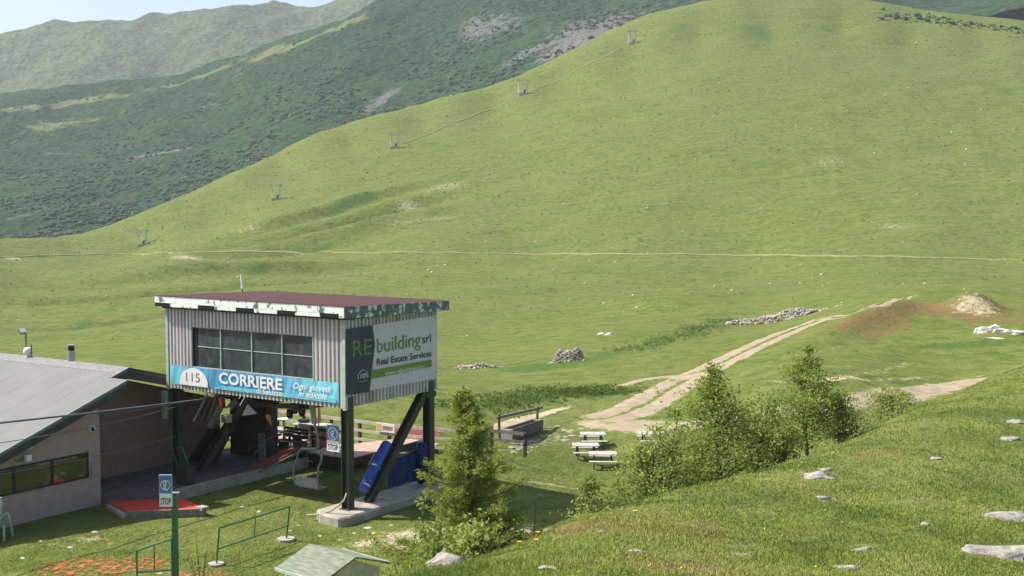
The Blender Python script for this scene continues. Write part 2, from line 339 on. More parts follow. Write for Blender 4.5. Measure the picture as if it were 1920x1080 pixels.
# ------------------------------------------------------------------ mountains behind
def mountain(name, pts_, u0, u1, d0, d1, nu, nv, relief, seed, m, label):
    sp = Spline(pts_); u = np.linspace(u0, u1, nu); d = np.exp(np.linspace(math.log(d0), math.log(d1), nv)); A, B = np.meshgrid(u, d, indexing='ij')
    X = A*B; Y = B
    def zf(X, Y):
        A_ = X/Y; n1 = 1-np.abs(perlin(X/260+.3*perlin(X/400, Y/400, seed+7), Y/420, seed)*2); n2 = fbm(X/90, Y/110, seed+3, 4)
        return HC+Y*sp(A_, Y)+relief*(n1-.6)+relief*.55*n2
    Z = zf(X, Y); o = np_mesh(name, np.stack([X, Y, Z], -1).reshape(-1, 3), grid_faces(nu, nv), m, smooth=True)
    tag(o, label, kind='structure'); return o, zf
def hill_mat(name, c1, c2, c3, rock, rk, sc):
    t = NT(name); a = t.noise(sc, 6); b = t.noise(sc*7, 5); c = t.noise(sc*30, 4)
    col = t.mix(t.rng(a, .38, .62), c1, c2); col = t.mix(t.rng(b, .42, .62, 0, .8), col, c3); col = t.mix(t.rng(c, .48, .6, 0, .6), col, tuple(k*1.5 for k in c2)); col = t.mix(t.rng(c, .36, .5, .6, 0), col, tuple(k*.6 for k in c3))
    at_ = t.attr('mask'); sp = t.n.new('ShaderNodeSeparateColor'); t.l.new(at_.outputs['Color'], sp.inputs[0])
    g = t.rng(t.math('ADD', sp.outputs[0], t.rng(t.noise(sc*22, 9, rough=.75), .3, .7, -.55, .55)), .5, .75)
    col = t.mix(g, col, t.mix(t.noise(sc*40, 5), rock, tuple(k*.45 for k in rock)))
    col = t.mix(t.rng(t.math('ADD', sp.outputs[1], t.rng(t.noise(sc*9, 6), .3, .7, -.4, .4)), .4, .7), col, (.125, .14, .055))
    t.l.new(col, t.b.inputs['Base Color']); t.b.inputs['Roughness'].default_value = 1; t.b.inputs['Specular IOR Level'].default_value = .05
    t.bump(t.noise(sc*22, 5), .8, 6.); return t.m
mid_sil = [(-600,255,1650),(-200,220,1600),(0,205,1560),(100,195,1540),(200,180,1520),(300,165,1500),(400,134,1470),(480,104,1450),(560,79,1430),(620,55,1410),(690,28,1400),(780,-15,1400),(1000,-80,1400),(1300,-130,1420),(1700,-120,1450),(2300,-80,1500)]
mp_ = []
for (a, b, D) in mid_sil:
    u, _, e = P3(a, b, D); mp_ += [(u, D, e), (u, D*1.1, e-.05), (u, D*1.3, e-.16)]
for p in [(-600,480,900),(-200,470,880),(0,440,880),(200,430,860),(400,370,900),(600,270,930),(800,220,950),(1000,150,960),(1200,60,1000),(0,300,1180),(200,280,1180),(400,230,1180),(600,150,1160),(800,110,1150),(1000,40,1150),(1200,0,1150),(1700,0,1150),(2300,20,1150),(-400,330,1150)]: mp_.append(P3(*p))
for px in (-600, 0, 400, 800, 1200, 1700, 2300): u, D, e = P3(px, 520 if px < 300 else 520-(px-300)*.33, 760); mp_.append((u, D, e))
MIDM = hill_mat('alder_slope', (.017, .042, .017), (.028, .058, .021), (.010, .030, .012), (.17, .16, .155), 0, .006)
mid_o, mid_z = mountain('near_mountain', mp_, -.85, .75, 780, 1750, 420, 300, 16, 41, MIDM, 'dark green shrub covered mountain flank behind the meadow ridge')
far_sil = [(-600,110,2700),(-200,82,2650),(0,66,2620),(100,48,2600),(210,40,2600),(320,33,2600),(420,26,2620),(520,18,2640),(640,8,2680),(800,-10,2700),(1100,-60,2750)]
fp_ = []
for (a, b, D) in far_sil:
    u, _, e = P3(a, b, D); fp_ += [(u, D, e), (u, D*1.08, e-.03), (u, D*1.25, e-.12)]
for p in [(-600,330,1900),(0,290,1900),(300,260,1900),(600,180,1950),(900,120,2000),(0,180,2250),(300,140,2250),(600,80,2300),(-300,220,2200),(1100,60,2300)]: fp_.append(P3(*p))
FARM = hill_mat('far_pasture', (.052, .077, .031), (.090, .105, .043), (.030, .049, .022), (.20, .18, .16), 0, .004)
far_o, far_z = mountain('far_mountain', fp_, -.75, .15, 1800, 3000, 300, 180, 26, 61, FARM, 'hazy grass and scrub mountain under the pale sky')
bk = []
for (a, b, D) in [(1500,-60,2900),(1750,-20,2900),(1850,8,2900),(1920,5,2900),(2200,-20,2900),(2600,-40,2900)]:
    u, _, e = P3(a, b, D); bk += [(u, D, e), (u, D*1.1, e-.04), (u, D*.75, e-.08), (u, D*.6, e-.2)]
BKM = hill_mat('blue_rock_peak', (.06, .07, .06), (.10, .10, .09), (.04, .05, .04), (.3, .3, .3), 0, .004)
bk_o, bk_z = mountain('distant_peak', bk, .2, .8, 1800, 3100, 120, 90, 30, 81, BKM, 'distant blue grey peak showing over the bushy right ridge')
def mask_attr(o, blobs, blobs2=()):     # scree and rock patches, then lighter grass with the sunlit crest painted in
    me = o.data; n = len(me.vertices); co = np.empty(n*3, np.float32); me.vertices.foreach_get('co', co); co = co.reshape(-1, 3).astype(float)
    r = np.zeros(n); d = co[:, 1]*cP-(co[:, 2]-HC)*sP; v = co[:, 1]*sP+(co[:, 2]-HC)*cP
    for (p, rx, ry, an, val) in blobs:
        dx, dy = co[:, 0]-p[0], co[:, 1]-p[1]; c, s = math.cos(an), math.sin(an)
        r += val*np.exp(-(((dx*c+dy*s)/rx)**2+((-dx*s+dy*c)/ry)**2))
    a = np.zeros((n, 4)); a[:, 0] = np.clip(r, 0, 1); a[:, 3] = 1; r = np.zeros(n)
    for (p, rx, ry, an, val) in blobs2:
        dx, dy = co[:, 0]-p[0], co[:, 1]-p[1]; c, s = math.cos(an), math.sin(an)
        r += val*np.exp(-(((dx*c+dy*s)/rx)**2+((-dx*s+dy*c)/ry)**2))
    a[:, 1] = np.clip(r, 0, 1)
    t = me.attributes.new('mask', 'FLOAT_COLOR', 'POINT'); t.data.foreach_set('color', a.astype(np.float32).ravel())
def hitz(zf, px, py, d0, d1):
    D = np.linspace(d0, d1, 1500); r = ray(px, py); t = D/r[1]; d = HC+r[2]*t-zf(r[0]*t, D); k = int(np.argmax(d < 0))
    return np.array([r[0]*t[k], D[k], HC+r[2]*t[k]])
mb = lambda px, py, rx, ry, an, v: (hitz(mid_z, px, py, 790, 1700), rx, ry, an, v)
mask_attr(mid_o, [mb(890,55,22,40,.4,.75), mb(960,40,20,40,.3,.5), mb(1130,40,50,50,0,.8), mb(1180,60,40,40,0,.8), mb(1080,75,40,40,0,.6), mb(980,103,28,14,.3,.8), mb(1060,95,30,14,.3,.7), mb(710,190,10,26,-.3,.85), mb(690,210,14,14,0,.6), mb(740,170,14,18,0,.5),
                  ]+[mb(x, y, 5, 3, 0, .42) for P_ in ([(85,287),(140,290),(200,296),(280,304),(350,311),(440,317)], [(250,296),(300,288),(360,276)]) for x, y in zip(np.interp(np.linspace(0, 1, 34), np.linspace(0, 1, len(P_)), [q[0] for q in P_]), np.interp(np.linspace(0, 1, 34), np.linspace(0, 1, len(P_)), [q[1] for q in P_]))],
          [mb(x, y+2, 20, 12, 0, .42) for x, y in zip(range(0, 700, 30), np.interp(range(0, 700, 30), [m_[0] for m_ in mid_sil], [m_[1] for m_ in mid_sil]))]+[mb(80,235,40,40,0,.45), mb(150,228,40,30,0,.4), mb(440,150,60,60,0,.3), mb(60,400,20,30,0,.4), mb(330,335,18,20,0,.4)])  # lighter grass; along the crest its sunlit look is put into the colour
fb = lambda px, py, rx, ry, v: (hitz(far_z, px, py, 1850, 2700), rx, ry, 0, v)
mask_attr(far_o, [fb(545,55,40,60,.6), fb(560,75,30,40,.4), fb(345,138,22,18,.6), fb(180,178,12,14,.5), fb(400,60,30,30,.25)])
mask_attr(bk_o, [(hitz(bk_z, 1865, 30, 1900, 3000), 60, 80, 0, .8)])

# ------------------------------------------------------------------ mesh builder
class MB:
    def __init__(s): s.v = []; s.f = []
    def add(s, v, f): k = len(s.v); s.v += [tuple(map(float, q)) for q in v]; s.f += [tuple(i+k for i in q) for q in f]; return s
    def box(s, x0, x1, y0, y1, z0, z1):
        v = [(x, y, z) for z in (z0, z1) for y in (y0, y1) for x in (x0, x1)]
        return s.add(v, [(0, 2, 3, 1), (4, 5, 7, 6), (0, 1, 5, 4), (2, 6, 7, 3), (0, 4, 6, 2), (1, 3, 7, 5)])
    def beam(s, a, b, w, h, up=(0, 0, 1)):          # rectangular bar from a to b
        a, b = Vector(a), Vector(b); d = (b-a).normalized(); sd = d.cross(Vector(up))
        if sd.length < 1e-4: sd = d.cross(Vector((1, 0, 0)))
        sd.normalize(); u = sd.cross(d).normalized(); sd *= w/2; u *= h/2
        v = [p+i*sd+j*u for p in (a, b) for (i, j) in ((-1, -1), (1, -1), (1, 1), (-1, 1))]
        return s.add(v, [(0, 1, 2, 3), (7, 6, 5, 4), (0, 4, 5, 1), (1, 5, 6, 2), (2, 6, 7, 3), (3, 7, 4, 0)])
    def ibeam(s, a, b, w, h, t=.03, up=(0, 1, 0)):
        a, b = Vector(a), Vector(b); d = (b-a).normalized(); u = Vector(up); sd = d.cross(u).normalized(); u = sd.cross(d).normalized()
        for q in (-1, 1): s.beam(a+u*q*(h/2-t/2), b+u*q*(h/2-t/2), w, t, u)
        return s.beam(a, b, t, h-2*t-.002, u)
    def tube(s, P, r, n=8, r2=None, cap=True):
        P = [Vector(p) for p in P]; m = len(P); rings = []; prev = None
        for i, p in enumerate(P):
            d = (P[min(i+1, m-1)]-P[max(i-1, 0)]).normalized()
            if prev is None: u = d.orthogonal().normalized()
            else: u = (prev-d*prev.dot(d)).normalized()
            prev = u; w_ = d.cross(u); rr = r if r2 is None else r+(r2-r)*i/max(1, m-1)
            rings.append([p+(u*math.cos(2*math.pi*k/n)+w_*math.sin(2*math.pi*k/n))*rr for k in range(n)])
        v = [q for g in rings for q in g]; f = [(i*n+k, i*n+(k+1) % n, (i+1)*n+(k+1) % n, (i+1)*n+k) for i in range(m-1) for k in range(n)]
        if cap: f += [tuple(range(n))[::-1], tuple(range((m-1)*n, m*n))]
        return s.add(v, f)
    def disc(s, c, ax, r, h, n=20, hole=0.):
        c, ax = Vector(c), Vector(ax).normalized(); u = ax.orthogonal().normalized(); w_ = ax.cross(u); v = []; f = []
        for rr in ((r, hole) if hole else (r,)):
            for q in (-.5, .5): v += [c+ax*h*q+(u*math.cos(2*math.pi*k/n)+w_*math.sin(2*math.pi*k/n))*rr for k in range(n)]
        for k in range(n):
            j = (k+1) % n; f.append((k, j, n+j, n+k))
            if hole: f += [(2*n+j, 2*n+k, 3*n+k, 3*n+j), (k, 2*n+k, 2*n+j, j), (n+k, n+j, 3*n+j, 3*n+k)]
        if not hole: f += [tuple(range(n))[::-1], tuple(range(n, 2*n))]
        return s.add(v, f)
    def prism(s, poly, vec):                        # polygon (3-D points) pushed along vec
        n = len(poly); v = [Vector(p) for p in poly]; v += [p+Vector(vec) for p in v[:n]]
        return s.add(v, [tuple(range(n))[::-1], tuple(range(n, 2*n))]+[(i, (i+1) % n, n+(i+1) % n, n+i) for i in range(n)])
    def build(s, name, m, parent=None, bevel=0, smooth=False, fr=None):
        base = BASE.get(parent.name, (0, 0, 0)) if parent is not None else (fr or (0, 0, 0))
        if parent is not None and parent.name not in BASE and parent.parent is not None: base = BASE.get(parent.parent.name, (0, 0, 0))
        me = bpy.data.meshes.new(name); me.from_pydata([(a-base[0], b-base[1], c-base[2]) for a, b, c in s.v], [], s.f)
        bm = bmesh.new(); bm.from_mesh(me); bmesh.ops.recalc_face_normals(bm, faces=bm.faces)
        if bevel: bmesh.ops.bevel(bm, geom=[e for e in bm.edges if len(e.link_faces) == 2 and e.calc_face_angle(0) > .6], offset=bevel, segments=1, affect='EDGES')
        bm.to_mesh(me); bm.free()
        if smooth: me.polygons.foreach_set('use_smooth', [True]*len(me.polygons))
        me.materials.append(m); o = bpy.data.objects.new(name, me); return link(o, parent)
BASE = {}
def thing(name, label, cat, base=(0, 0, 0), group=None, frame='hut', rz=0.):     # Empty at a thing's base; part coordinates are given in the frame's own axes
    o = bpy.data.objects.new(name, None); o.empty_display_size = .3; link(o)
    if frame == 'hut': o.location = to_world(base); o.rotation_euler = (0, 0, -YAW); BASE[o.name] = tuple(base)
    elif frame == 'world': o.location = base; BASE[o.name] = tuple(base)
    else: o.location = base; o.rotation_euler = (0, 0, rz); BASE[o.name] = (0, 0, 0)     # own axes
    return tag(o, label, cat, group)
def copy_tree(o, parent=None):
    c = o.copy(); link(c); c.parent = parent
    if o.name in BASE: BASE[c.name] = BASE[o.name]
    for ch in o.children: copy_tree(ch, c)
    return c
def capheight(cache={}):
    if 'h' not in cache: cache['h'] = text_mesh('H', False)[0][:, 1].max()
    return cache['h']
def text_mesh(body, bold, shear=0.):
    cu = bpy.data.curves.new('t', 'FONT'); cu.body = body; cu.shear = shear; cu.resolution_u = 3
    if bold: cu.offset = bold
    o = bpy.data.objects.new('t', cu); COL.objects.link(o); dg = bpy.context.evaluated_depsgraph_get(); me = bpy.data.meshes.new_from_object(o.evaluated_get(dg))
    V = np.array([v.co[:] for v in me.vertices]); Fc = [tuple(p.vertices) for p in me.polygons]
    bpy.data.objects.remove(o); bpy.data.curves.remove(cu); bpy.data.meshes.remove(me); return V, Fc
def lettering(parent, body, m, origin, right, up, width, cap, bold=0., shear=0., name='lettering'):
    V, Fc = text_mesh(body, bold, shear); x0, x1 = V[:, 0].min(), V[:, 0].max(); sx = width/(x1-x0); sy = cap/capheight()
    o_, r_, u_ = np.array(origin, float), np.array(right, float), np.array(up, float)
    return MB().add([o_+r_*(v[0]-x0)*sx+u_*v[1]*sy for v in V], Fc).build(name, m, parent)

# ------------------------------------------------------------------ materials for the things
GREEN = mat('dark_green_steel', (.035, .06, .04), .5, .2, (.06, .055, .035), 5, bump=.1)
GREENL = mat('pale_green_trim', (.42, .52, .42), .6, 0, (.30, .40, .32), 6)
GREENP = mat('green_paint', (.03, .17, .07), .45, 0, (.05, .13, .07), 8)
GALV = mat('galvanised_steel', (.42, .44, .43), .45, .6, (.30, .31, .30), 9)
STEELD = mat('dark_machine_steel', (.06, .065, .06), .5, .4, (.10, .07, .05), 6)
RIB = mat('ribbed_sheet', (.54, .51, .50), .5, .1, (.33, .29, .27), 2.6, stretch=(1, 1, .12), thr=(.45, .72), detail=8)
BROWN = mat('brown_roof_sheet', (.115, .05, .042), .6, 0, (.085, .038, .034), 3, thr=(.3, .7))
FLAKE = mat('flaking_white_paint', (.78, .80, .74), .7, 0, (.10, .17, .12), 3.2, thr=(.55, .62), bump=.2, detail=8)
FLAKE2 = mat('flaked_green_white_board', (.10, .15, .115), .7, 0, (.60, .66, .62), 4.2, thr=(.52, .62), bump=.2, detail=8)
BLACK = mat('black_recess', (.012, .012, .014), .8)
CONC = mat('weathered_concrete', (.40, .36, .31), .9, 0, (.27, .25, .20), 2.4, bump=.5, bscale=14)
STUCCO = mat('pinkish_stucco', (.42, .32, .285), .9, 0, (.36, .275, .245), 3, bump=.25, bscale=40)
MEMB = mat('grey_roof_membrane', (.185, .187, .182), .85, 0, (.158, .16, .155), .9, bump=.08, bscale=6, thr=(.3, .7))
DARKF = mat('dark_fascia', (.075, .07, .07), .7, 0, (.05, .048, .05), 5)
EDGE = mat('roof_edge_flashing', (.36, .45, .44), .5, .3)
WOOD = mat('grey_weathered_timber', (.24, .205, .165), .85, 0, (.13, .11, .09), 4, bump=.3, stretch=(1, 6, 1))
WOODP = mat('pale_timber', (.58, .50, .45), .85, 0, (.44, .37, .32), 5, bump=.2)
WOODR = mat('reddish_deck_timber', (.48, .36, .30), .85, 0, (.36, .26, .21), 4, bump=.2)
WOODD = mat('dark_boards', (.075, .055, .038), .85, 0, (.05, .038, .028), 4, bump=.2)
RED = mat('red_matting', (.62, .065, .035), .9, 0, (.42, .05, .03), 3, bump=.4, bscale=60)
REDP = mat('red_paint', (.45, .05, .04), .5); WHITE = mat('white_paint', (.78, .78, .76), .6, 0, (.66, .66, .64), 5)
BLUE = mat('blue_vinyl', (.05, .11, .40), .32, 0, (.03, .07, .32), 4, bump=.5, bscale=7, spec=.5)
NAVY = mat('navy_tarpaulin', (.022, .038, .16), .5, 0, (.016, .025, .11), 3, bump=.5, bscale=5)
SIGNB = mat('sign_blue', (.10, .20, .42), .5); INK = mat('dark_ink', (.03, .035, .045), .6); OLIVE = mat('olive_print', (.20, .26, .055), .6); LIME = mat('green_print', (.18, .29, .05), .6)
VINYLW = mat('white_banner_vinyl', (.58, .56, .56), .55, 0, (.54, .52, .52), 2); VINYLD = mat('slate_banner_vinyl', (.045, .055, .075), .55, 0, (.035, .045, .06), 2)
ROPE = mat('steel_rope', (.20, .21, .22), .5, .5); RUBBER = mat('black_rubber', (.02, .02, .02), .8); TAN = mat('tan_strap', (.42, .37, .22), .8)
DRED = mat('dark_red_sheave', (.10, .012, .015), .5); ALGAE = mat('algae_roof', (.22, .25, .18), .85, 0, (.13, .155, .10), 3.5, bump=.3, stretch=(1, 4, 1)); CREAM = mat('cream_panel', (.62, .62, .50), .7)
def glass_mat(name, tint, mixf):
    t = NT(name); n, l = t.n, t.l; n.remove(t.b); out = [q for q in n if q.type == 'OUTPUT_MATERIAL'][0]
    tr = n.new('ShaderNodeBsdfTransparent'); tr.inputs[0].default_value = (*tint, 1); gl = n.new('ShaderNodeBsdfGlossy'); gl.inputs['Roughness'].default_value = .03
    di = n.new('ShaderNodeBsdfDiffuse'); di.inputs[0].default_value = (.12, .145, .155, 1)
    fr = n.new('ShaderNodeFresnel'); fr.inputs[0].default_value = 1.6; m1 = n.new('ShaderNodeMixShader'); m2 = n.new('ShaderNodeMixShader'); dn = t.rng(t.noise(2.2, 6, rough=.7), .35, .65, mixf*.45, mixf*1.5); l.new(dn, m1.inputs[0])
    l.new(tr.outputs[0], m1.inputs[1]); l.new(di.outputs[0], m1.inputs[2]); l.new(fr.outputs[0], m2.inputs[0]); l.new(m1.outputs[0], m2.inputs[1]); l.new(gl.outputs[0], m2.inputs[2]); l.new(m2.outputs[0], out.inputs[0])
    return t.m
GLASS = glass_mat('dusty_glass', (.60, .68, .72), .42)
WGLASS = mat('tinted_window_glass', (.012, .016, .012), .04, 0, (.02, .022, .016), 1, spec=1.0)

# ------------------------------------------------------------------ lift station on posts
def ribbed(u0, u1, z0, z1, place, depth=.075, pitch=.192):
    mb_ = MB(); n = int(round((u1-u0)/pitch)); p = (u1-u0)/n; prof = []
    for k in range(n): a = u0+k*p; prof += [(a, 0), (a+.34*p, 0), (a+.46*p, depth), (a+.92*p, depth)]
    prof.append((u1, 0)); V = []
    for (u, d) in prof: V += [place(u, d, z0), place(u, d, z1)]
    return mb_.add(V, [(2*i, 2*i+2, 2*i+3, 2*i+1) for i in range(len(prof)-1)])
XL, YB, ZB, ZT = -9.25, 5.3, 3.9, 7.08
st = thing('lift_station', 'chairlift station cabin of ribbed metal raised on dark green posts', 'station')
fp = lambda u, d, z: (u, .055-d, z)
wx0, wx1, wz0, wz1 = -7.81, -1.49, 4.83, 6.37
for (a, b, c, d) in [(XL+.1, wx0, ZB, ZT), (wx1, -.1, ZB, ZT), (wx0, wx1, wz1, ZT), (wx0, wx1, ZB, wz0)]: ribbed(a, b, c, d, fp).build('front_wall_panel', RIB, st)
ribbed(.1, YB, ZB+.02, ZT, lambda u, d, z: (d-.078, u, z)).build('side_wall_panel', RIB, st)
ribbed(.1, YB, ZB+.02, ZT, lambda u, d, z: (XL+.055-d, u, z)).build('side_wall_panel', RIB, st)
ribbed(XL+.1, -.1, ZB+.02, ZT, lambda u, d, z: (u, YB-.055+d, z)).build('back_wall_panel', RIB, st)
MB().box(XL+.07, -.07, .08, YB-.07, ZB+.42, ZB+.5).build('floor', STEELD, st)
INT = mat('dim_interior', (.05, .055, .065), .8, 0, (.035, .04, .05), 3)
MB().box(XL+.09, -.09, YB-.13, YB-.1, ZB+.12, ZT-.05).box(XL+.09, XL+.11, .1, YB-.14, ZB+.12, ZT-.05).box(-.11, -.09, .1, YB-.14, ZB+.12, ZT-.05).build('lining', INT, st)
for x in (XL, 0): MB().box(x-.10 if x == 0 else x-.03, x+.03 if x == 0 else x+.10, -.03, .10, ZB-.06, ZT).build('corner_trim', GREENL, st)
# window band
wf = MB().box(wx0, wx1, -.005, .075, wz0-.06, wz0).box(wx0-.05, wx0, -.02, .09, wz0, wz1).box(wx0, wx1, .03, .08, wz1-.03, wz1).box(wx1-.04, wx1, 0, .08, wz0, wz1-.03).build('window_frame', GREENL, st)
mull = [on_plane(p, 655, 1, 0)[0] for p in (413, 471, 528)]; ed = [wx0+.28]+mull+[wx1-.04]
MB().box(wx0+.01, wx0+.26, .05, .09, wz0, wz1-.03).build('window_post', BLACK, st)
for x in mull: MB().box(x-.02, x+.02, .01, .07, wz0, wz1-.03).build('mullion', GREENL, st)
for a, b in zip(ed[:-1], ed[1:]):
    pn = MB().box(a+.02, b-.02, .055, .062, wz0+.005, wz1-.035).build('pane', GLASS, st)
    zr_ = 5.62; MB().box(a+.022, b-.022, .036, .052, zr_-.014, zr_+.014).build('glazing_bar', GREENL, pn)
MB().box(-8.0, -5.9, 1.2, 1.9, 5.02, 5.07).box(-7.9, -7.84, 1.25, 1.31, ZB+.51, 5.02).box(-6.05, -5.99, 1.25, 1.31, ZB+.51, 5.02).box(-7.9, -7.84, 1.8, 1.86, ZB+.51, 5.02).build('workbench', WOODP, st)
MB().box(-4.2, -3.5, 3.2, 3.9, ZB+.51, 5.3).build('control_cabinet', mat('brown_cabinet', (.22, .15, .09), .7), st)
# eaves beam, fascia, roof
MB().box(XL-.12, .12, -.10, .0, ZT-.06, ZT+.0195).box(.02, .12, .002, YB+.15, ZT-.06, ZT+.0195).box(XL-.12, XL-.06, .002, YB+.15, ZT-.06, ZT+.0195).box(XL-.058, .018, YB, YB+.12, ZT-.06, ZT+.0195).build('eaves_beam', mat('olive_beam', (.06, .075, .045), .6), st)
ry0 = -.30; rx0, rx1 = on_plane(291, 565, 1, ry0)[0], on_plane(645, 585, 1, ry0)[0]+.02; ry1 = on_plane(841, 572, 0, rx1)[1]; zr0, zr1 = 7.50, 7.34
zr = lambda y: zr0+(zr1-zr0)*(y-ry0)/(ry1-ry0)
bx = np.linspace(rx0, rx1, 9)
for k in range(8): MB().box(bx[k]+.004, bx[k+1]-.004, ry0-.03+.004*(k % 2), ry0, 7.25, zr0-.0).build('fascia_board', FLAKE, st)
notch = [(292, 320), (372, 403), (443, 477), (520, 554), (601, 636)]
gaps = [(on_plane(a, 575, 1, ry0)[0], on_plane(b, 575, 1, ry0)[0]) for a, b in notch]; e0 = rx0
for a, b in gaps+[(rx1, rx1)]:
    if a-e0 > .05: MB().box(e0+.004, a-.004, ry0-.026, ry0, 7.11, 7.246).build('fascia_skirt', FLAKE, st)
    e0 = b
for a, b in gaps: MB().box(a, b, ry0-.01, ry0+.02, 7.12, 7.246).build('rafter_gap_shade', BLACK, st)  # black blocks stand in for the shade inside the open gaps
MB().box(rx0+.03, rx1-.03, ry0+.03, ry1-.03, 7.10, 7.13).build('soffit', mat('dark_soffit', (.03, .035, .03), .8), st)
by = np.linspace(ry0, ry1, 6)
for k in range(5):
    a, b = by[k], by[k+1]
    MB().prism([(rx1, a+.004, 7.09-.02*k), (rx1, b-.004, 7.07-.02*k), (rx1, b-.004, zr(b)), (rx1, a+.004, zr(a))], (.03, 0, 0)).build('fascia_board', FLAKE2, st)
    MB().prism([(rx0, a+.004, 7.09-.02*k), (rx0, b-.004, 7.07-.02*k), (rx0, b-.004, zr(b)), (rx0, a+.004, zr(a))], (-.03, 0, 0)).build('fascia_board', FLAKE2, st)
rf = MB(); n = 62; xs = np.linspace(rx0-.02, rx1+.02, n*2+1); V = []
for i, x in enumerate(xs): h = .03 if i % 2 else .008; V += [(x, ry0-.05, zr(ry0)+h), (x, ry1, zr(ry1)+h)]
rf.add(V, [(2*i, 2*i+2, 2*i+3, 2*i+1) for i in range(len(xs)-1)]); rf.build('roof', BROWN, st)
for x in (-8, -5.2, -2.6): MB().box(x-.02, x+.02, ry0, ry1, zr1-.1, zr1-.06).build('purlin', WOODD, st)
# posts, braces, plinths
for (x, y) in [(-.17, .28), (-9.0, .28), (-.17, 4.95), (-9.0, 4.95)]:
    MB().ibeam((x, y, .3), (x, y, ZB+.4), .30, .34, .035, (1, 0, 0)).build('post', GREEN, st)
    MB().box(x-.24, x+.24, y-.24, y+.24, .285, .31).build('base_plate', STEELD, st)
for x in (-.17, -9.0):
    MB().ibeam((x, 1.35, .32), (x, 4.75, ZB+.1), .28, .30, .035, (1, 0, 0)).build('brace', GREEN, st)
    MB().ibeam((x, .15, ZB+.22), (x, 5.1, ZB+.22), .24, .2, .03, (0, 0, 1)).build('girder', GREEN, st)
for y in (.75, 2.6, 4.5): MB().ibeam((XL+.45, y, ZB+.22), (-.35, y, ZB+.22), .2, .2, .03, (0, 0, 1)).build('cross_girder', GREEN, st)
MB().box(-.35, .02, 4.6, 5.2, ZB-.22, ZB-.03).build('gusset', GREEN, st)
def plinth(x0, x1, y0, y1, zt):
    m = 15; out = MB(); P = [(x0, y0+.35), (x0+.5, y0), (x1-.2, y0-.1), (x1, y0+.3), (x1-.05, y1), (x0+.2, y1)]
    return out.prism([(a, b, -.35) for a, b in P], (0, 0, .35+zt))
plinth(-1.05, .62, -.75, 5.7, .29).build('plinth', CONC, st, bevel=.06); plinth(-9.6, -8.4, -.3, 5.5, .29).build('plinth', CONC, st, bevel=.05)
# drive machinery slung under the floor
pl = lambda px, py, y: tuple(on_plane(px, py, 1, y))
for (a, b, c, d, r, m) in [(378,742,344,795,.03,GALV),(383,742,352,790,.03,GALV),(389,738,363,790,.045,WHITE),(398,738,376,792,.035,GALV),(406,740,389,790,.03,TAN),(366,738,360,752,.03,TAN),(440,748,425,765,.05,GALV),(372,738,350,772,.03,GALV)]:
    MB().tube([pl(a, b, 2.2), pl(c, d, 2.2)], r).build('guide_tube', m, st)
MB().beam(pl(413,765,2.2), pl(393,801,2.2), .16, .2).build('damper_beam', mat('pale_green_machine', (.30, .36, .26), .6), st)
MB().tube([pl(416,746,2.3), pl(419,766,2.3)], .11, 10).build('hydraulic_cylinder', REDP, st)
MB().beam(pl(405,800,2.6), pl(345,893,2.6), .3, .3).build('drive_strut', GREEN, st); MB().beam(pl(440,780,2.9), pl(380,897,2.9), .32, .3).build('drive_strut', GREEN, st)
MB().prism([pl(464,757,2.0), pl(453,780,2.0), pl(481,776,2.0)], (0, .05, 0)).build('guard_plate', WHITE, st)
MB().disc((-5.3, 3.4, 3.35), (0, 0, 1), 1.95, .16, 40, 1.7).build('bullwheel', STEELD, st); 
for k in range(6): a = k*math.pi/3; MB().beam((-5.3, 3.4, 3.35), (-5.3+1.75*math.cos(a), 3.4+1.75*math.sin(a), 3.35), .12, .12).build('bullwheel_spoke', STEELD, st)
MB().box(-6.3, -4.5, 2.8, 4.2, 3.45, 3.7).box(-6.8, -6.3, 2.0, 3.0, 3.1, 3.6).build('gearbox', mat('machine_green', (.05, .10, .08), .5), st)
for (a, b, r) in [(543, 776, .19), (566, 771, .21), (553, 768, .17)]:
    c = pl(a, b, 1.9); ww = MB().disc(c, (.35, 1, 0), r, .1, 22, r*.45).build('sheave', DRED, st); MB().disc(c, (.35, 1, 0), r*.3, .14, 12).build('hub', GALV, ww)
MB().beam(pl(430,742,1.7), pl(395,742,2.0), .1, .1).build('drive_bar', GALV, st); MB().beam(pl(445,752,1.8), pl(432,764,1.8), .12, .25).build('drive_link', GALV, st); MB().box(*[q for p in zip(np.array(pl(425,785,2.2))-.15, np.array(pl(425,785,2.2))+.15) for q in p]).build('drive_bracket', GALV, st)

# prints on the cabin
def print_mat(name, stops, axis=0):
    t = NT(name); sx = t.n.new('ShaderNodeSeparateXYZ'); t.l.new(t.tc.outputs['Generated'], sx.inputs[0]); r_ = t.n.new('ShaderNodeValToRGB'); t.l.new(sx.outputs[axis], r_.inputs[0])
    e = r_.color_ramp.elements
    while len(e) < len(stops): e.new(.5)
    for k, (p, c) in enumerate(stops): e[k].position = p; e[k].color = (*c, 1)
    t.l.new(r_.outputs[0], t.b.inputs['Base Color']); t.b.inputs['Roughness'].default_value = .5; return t.m
CYAN = (.16, .56, .66); MBLUE = (.06, .28, .46)
bn = thing('newspaper_banner', 'long cyan and blue advertising banner under the cabin window', 'banner', (-4.6, -.03, 4.06))
bz0, bz1, b0, b1 = 4.07, 4.80, -9.03, -.28
V = []; n = 36
for k in range(n+1):
    x = b0+(b1-b0)*k/n; dy = .012*math.sin(k*2.1)+.008*math.sin(k*.7); V += [(x, -.035+dy, bz0+.008*math.sin(k*.9)), (x, -.035-dy, bz1+.006*math.sin(k*1.3))]
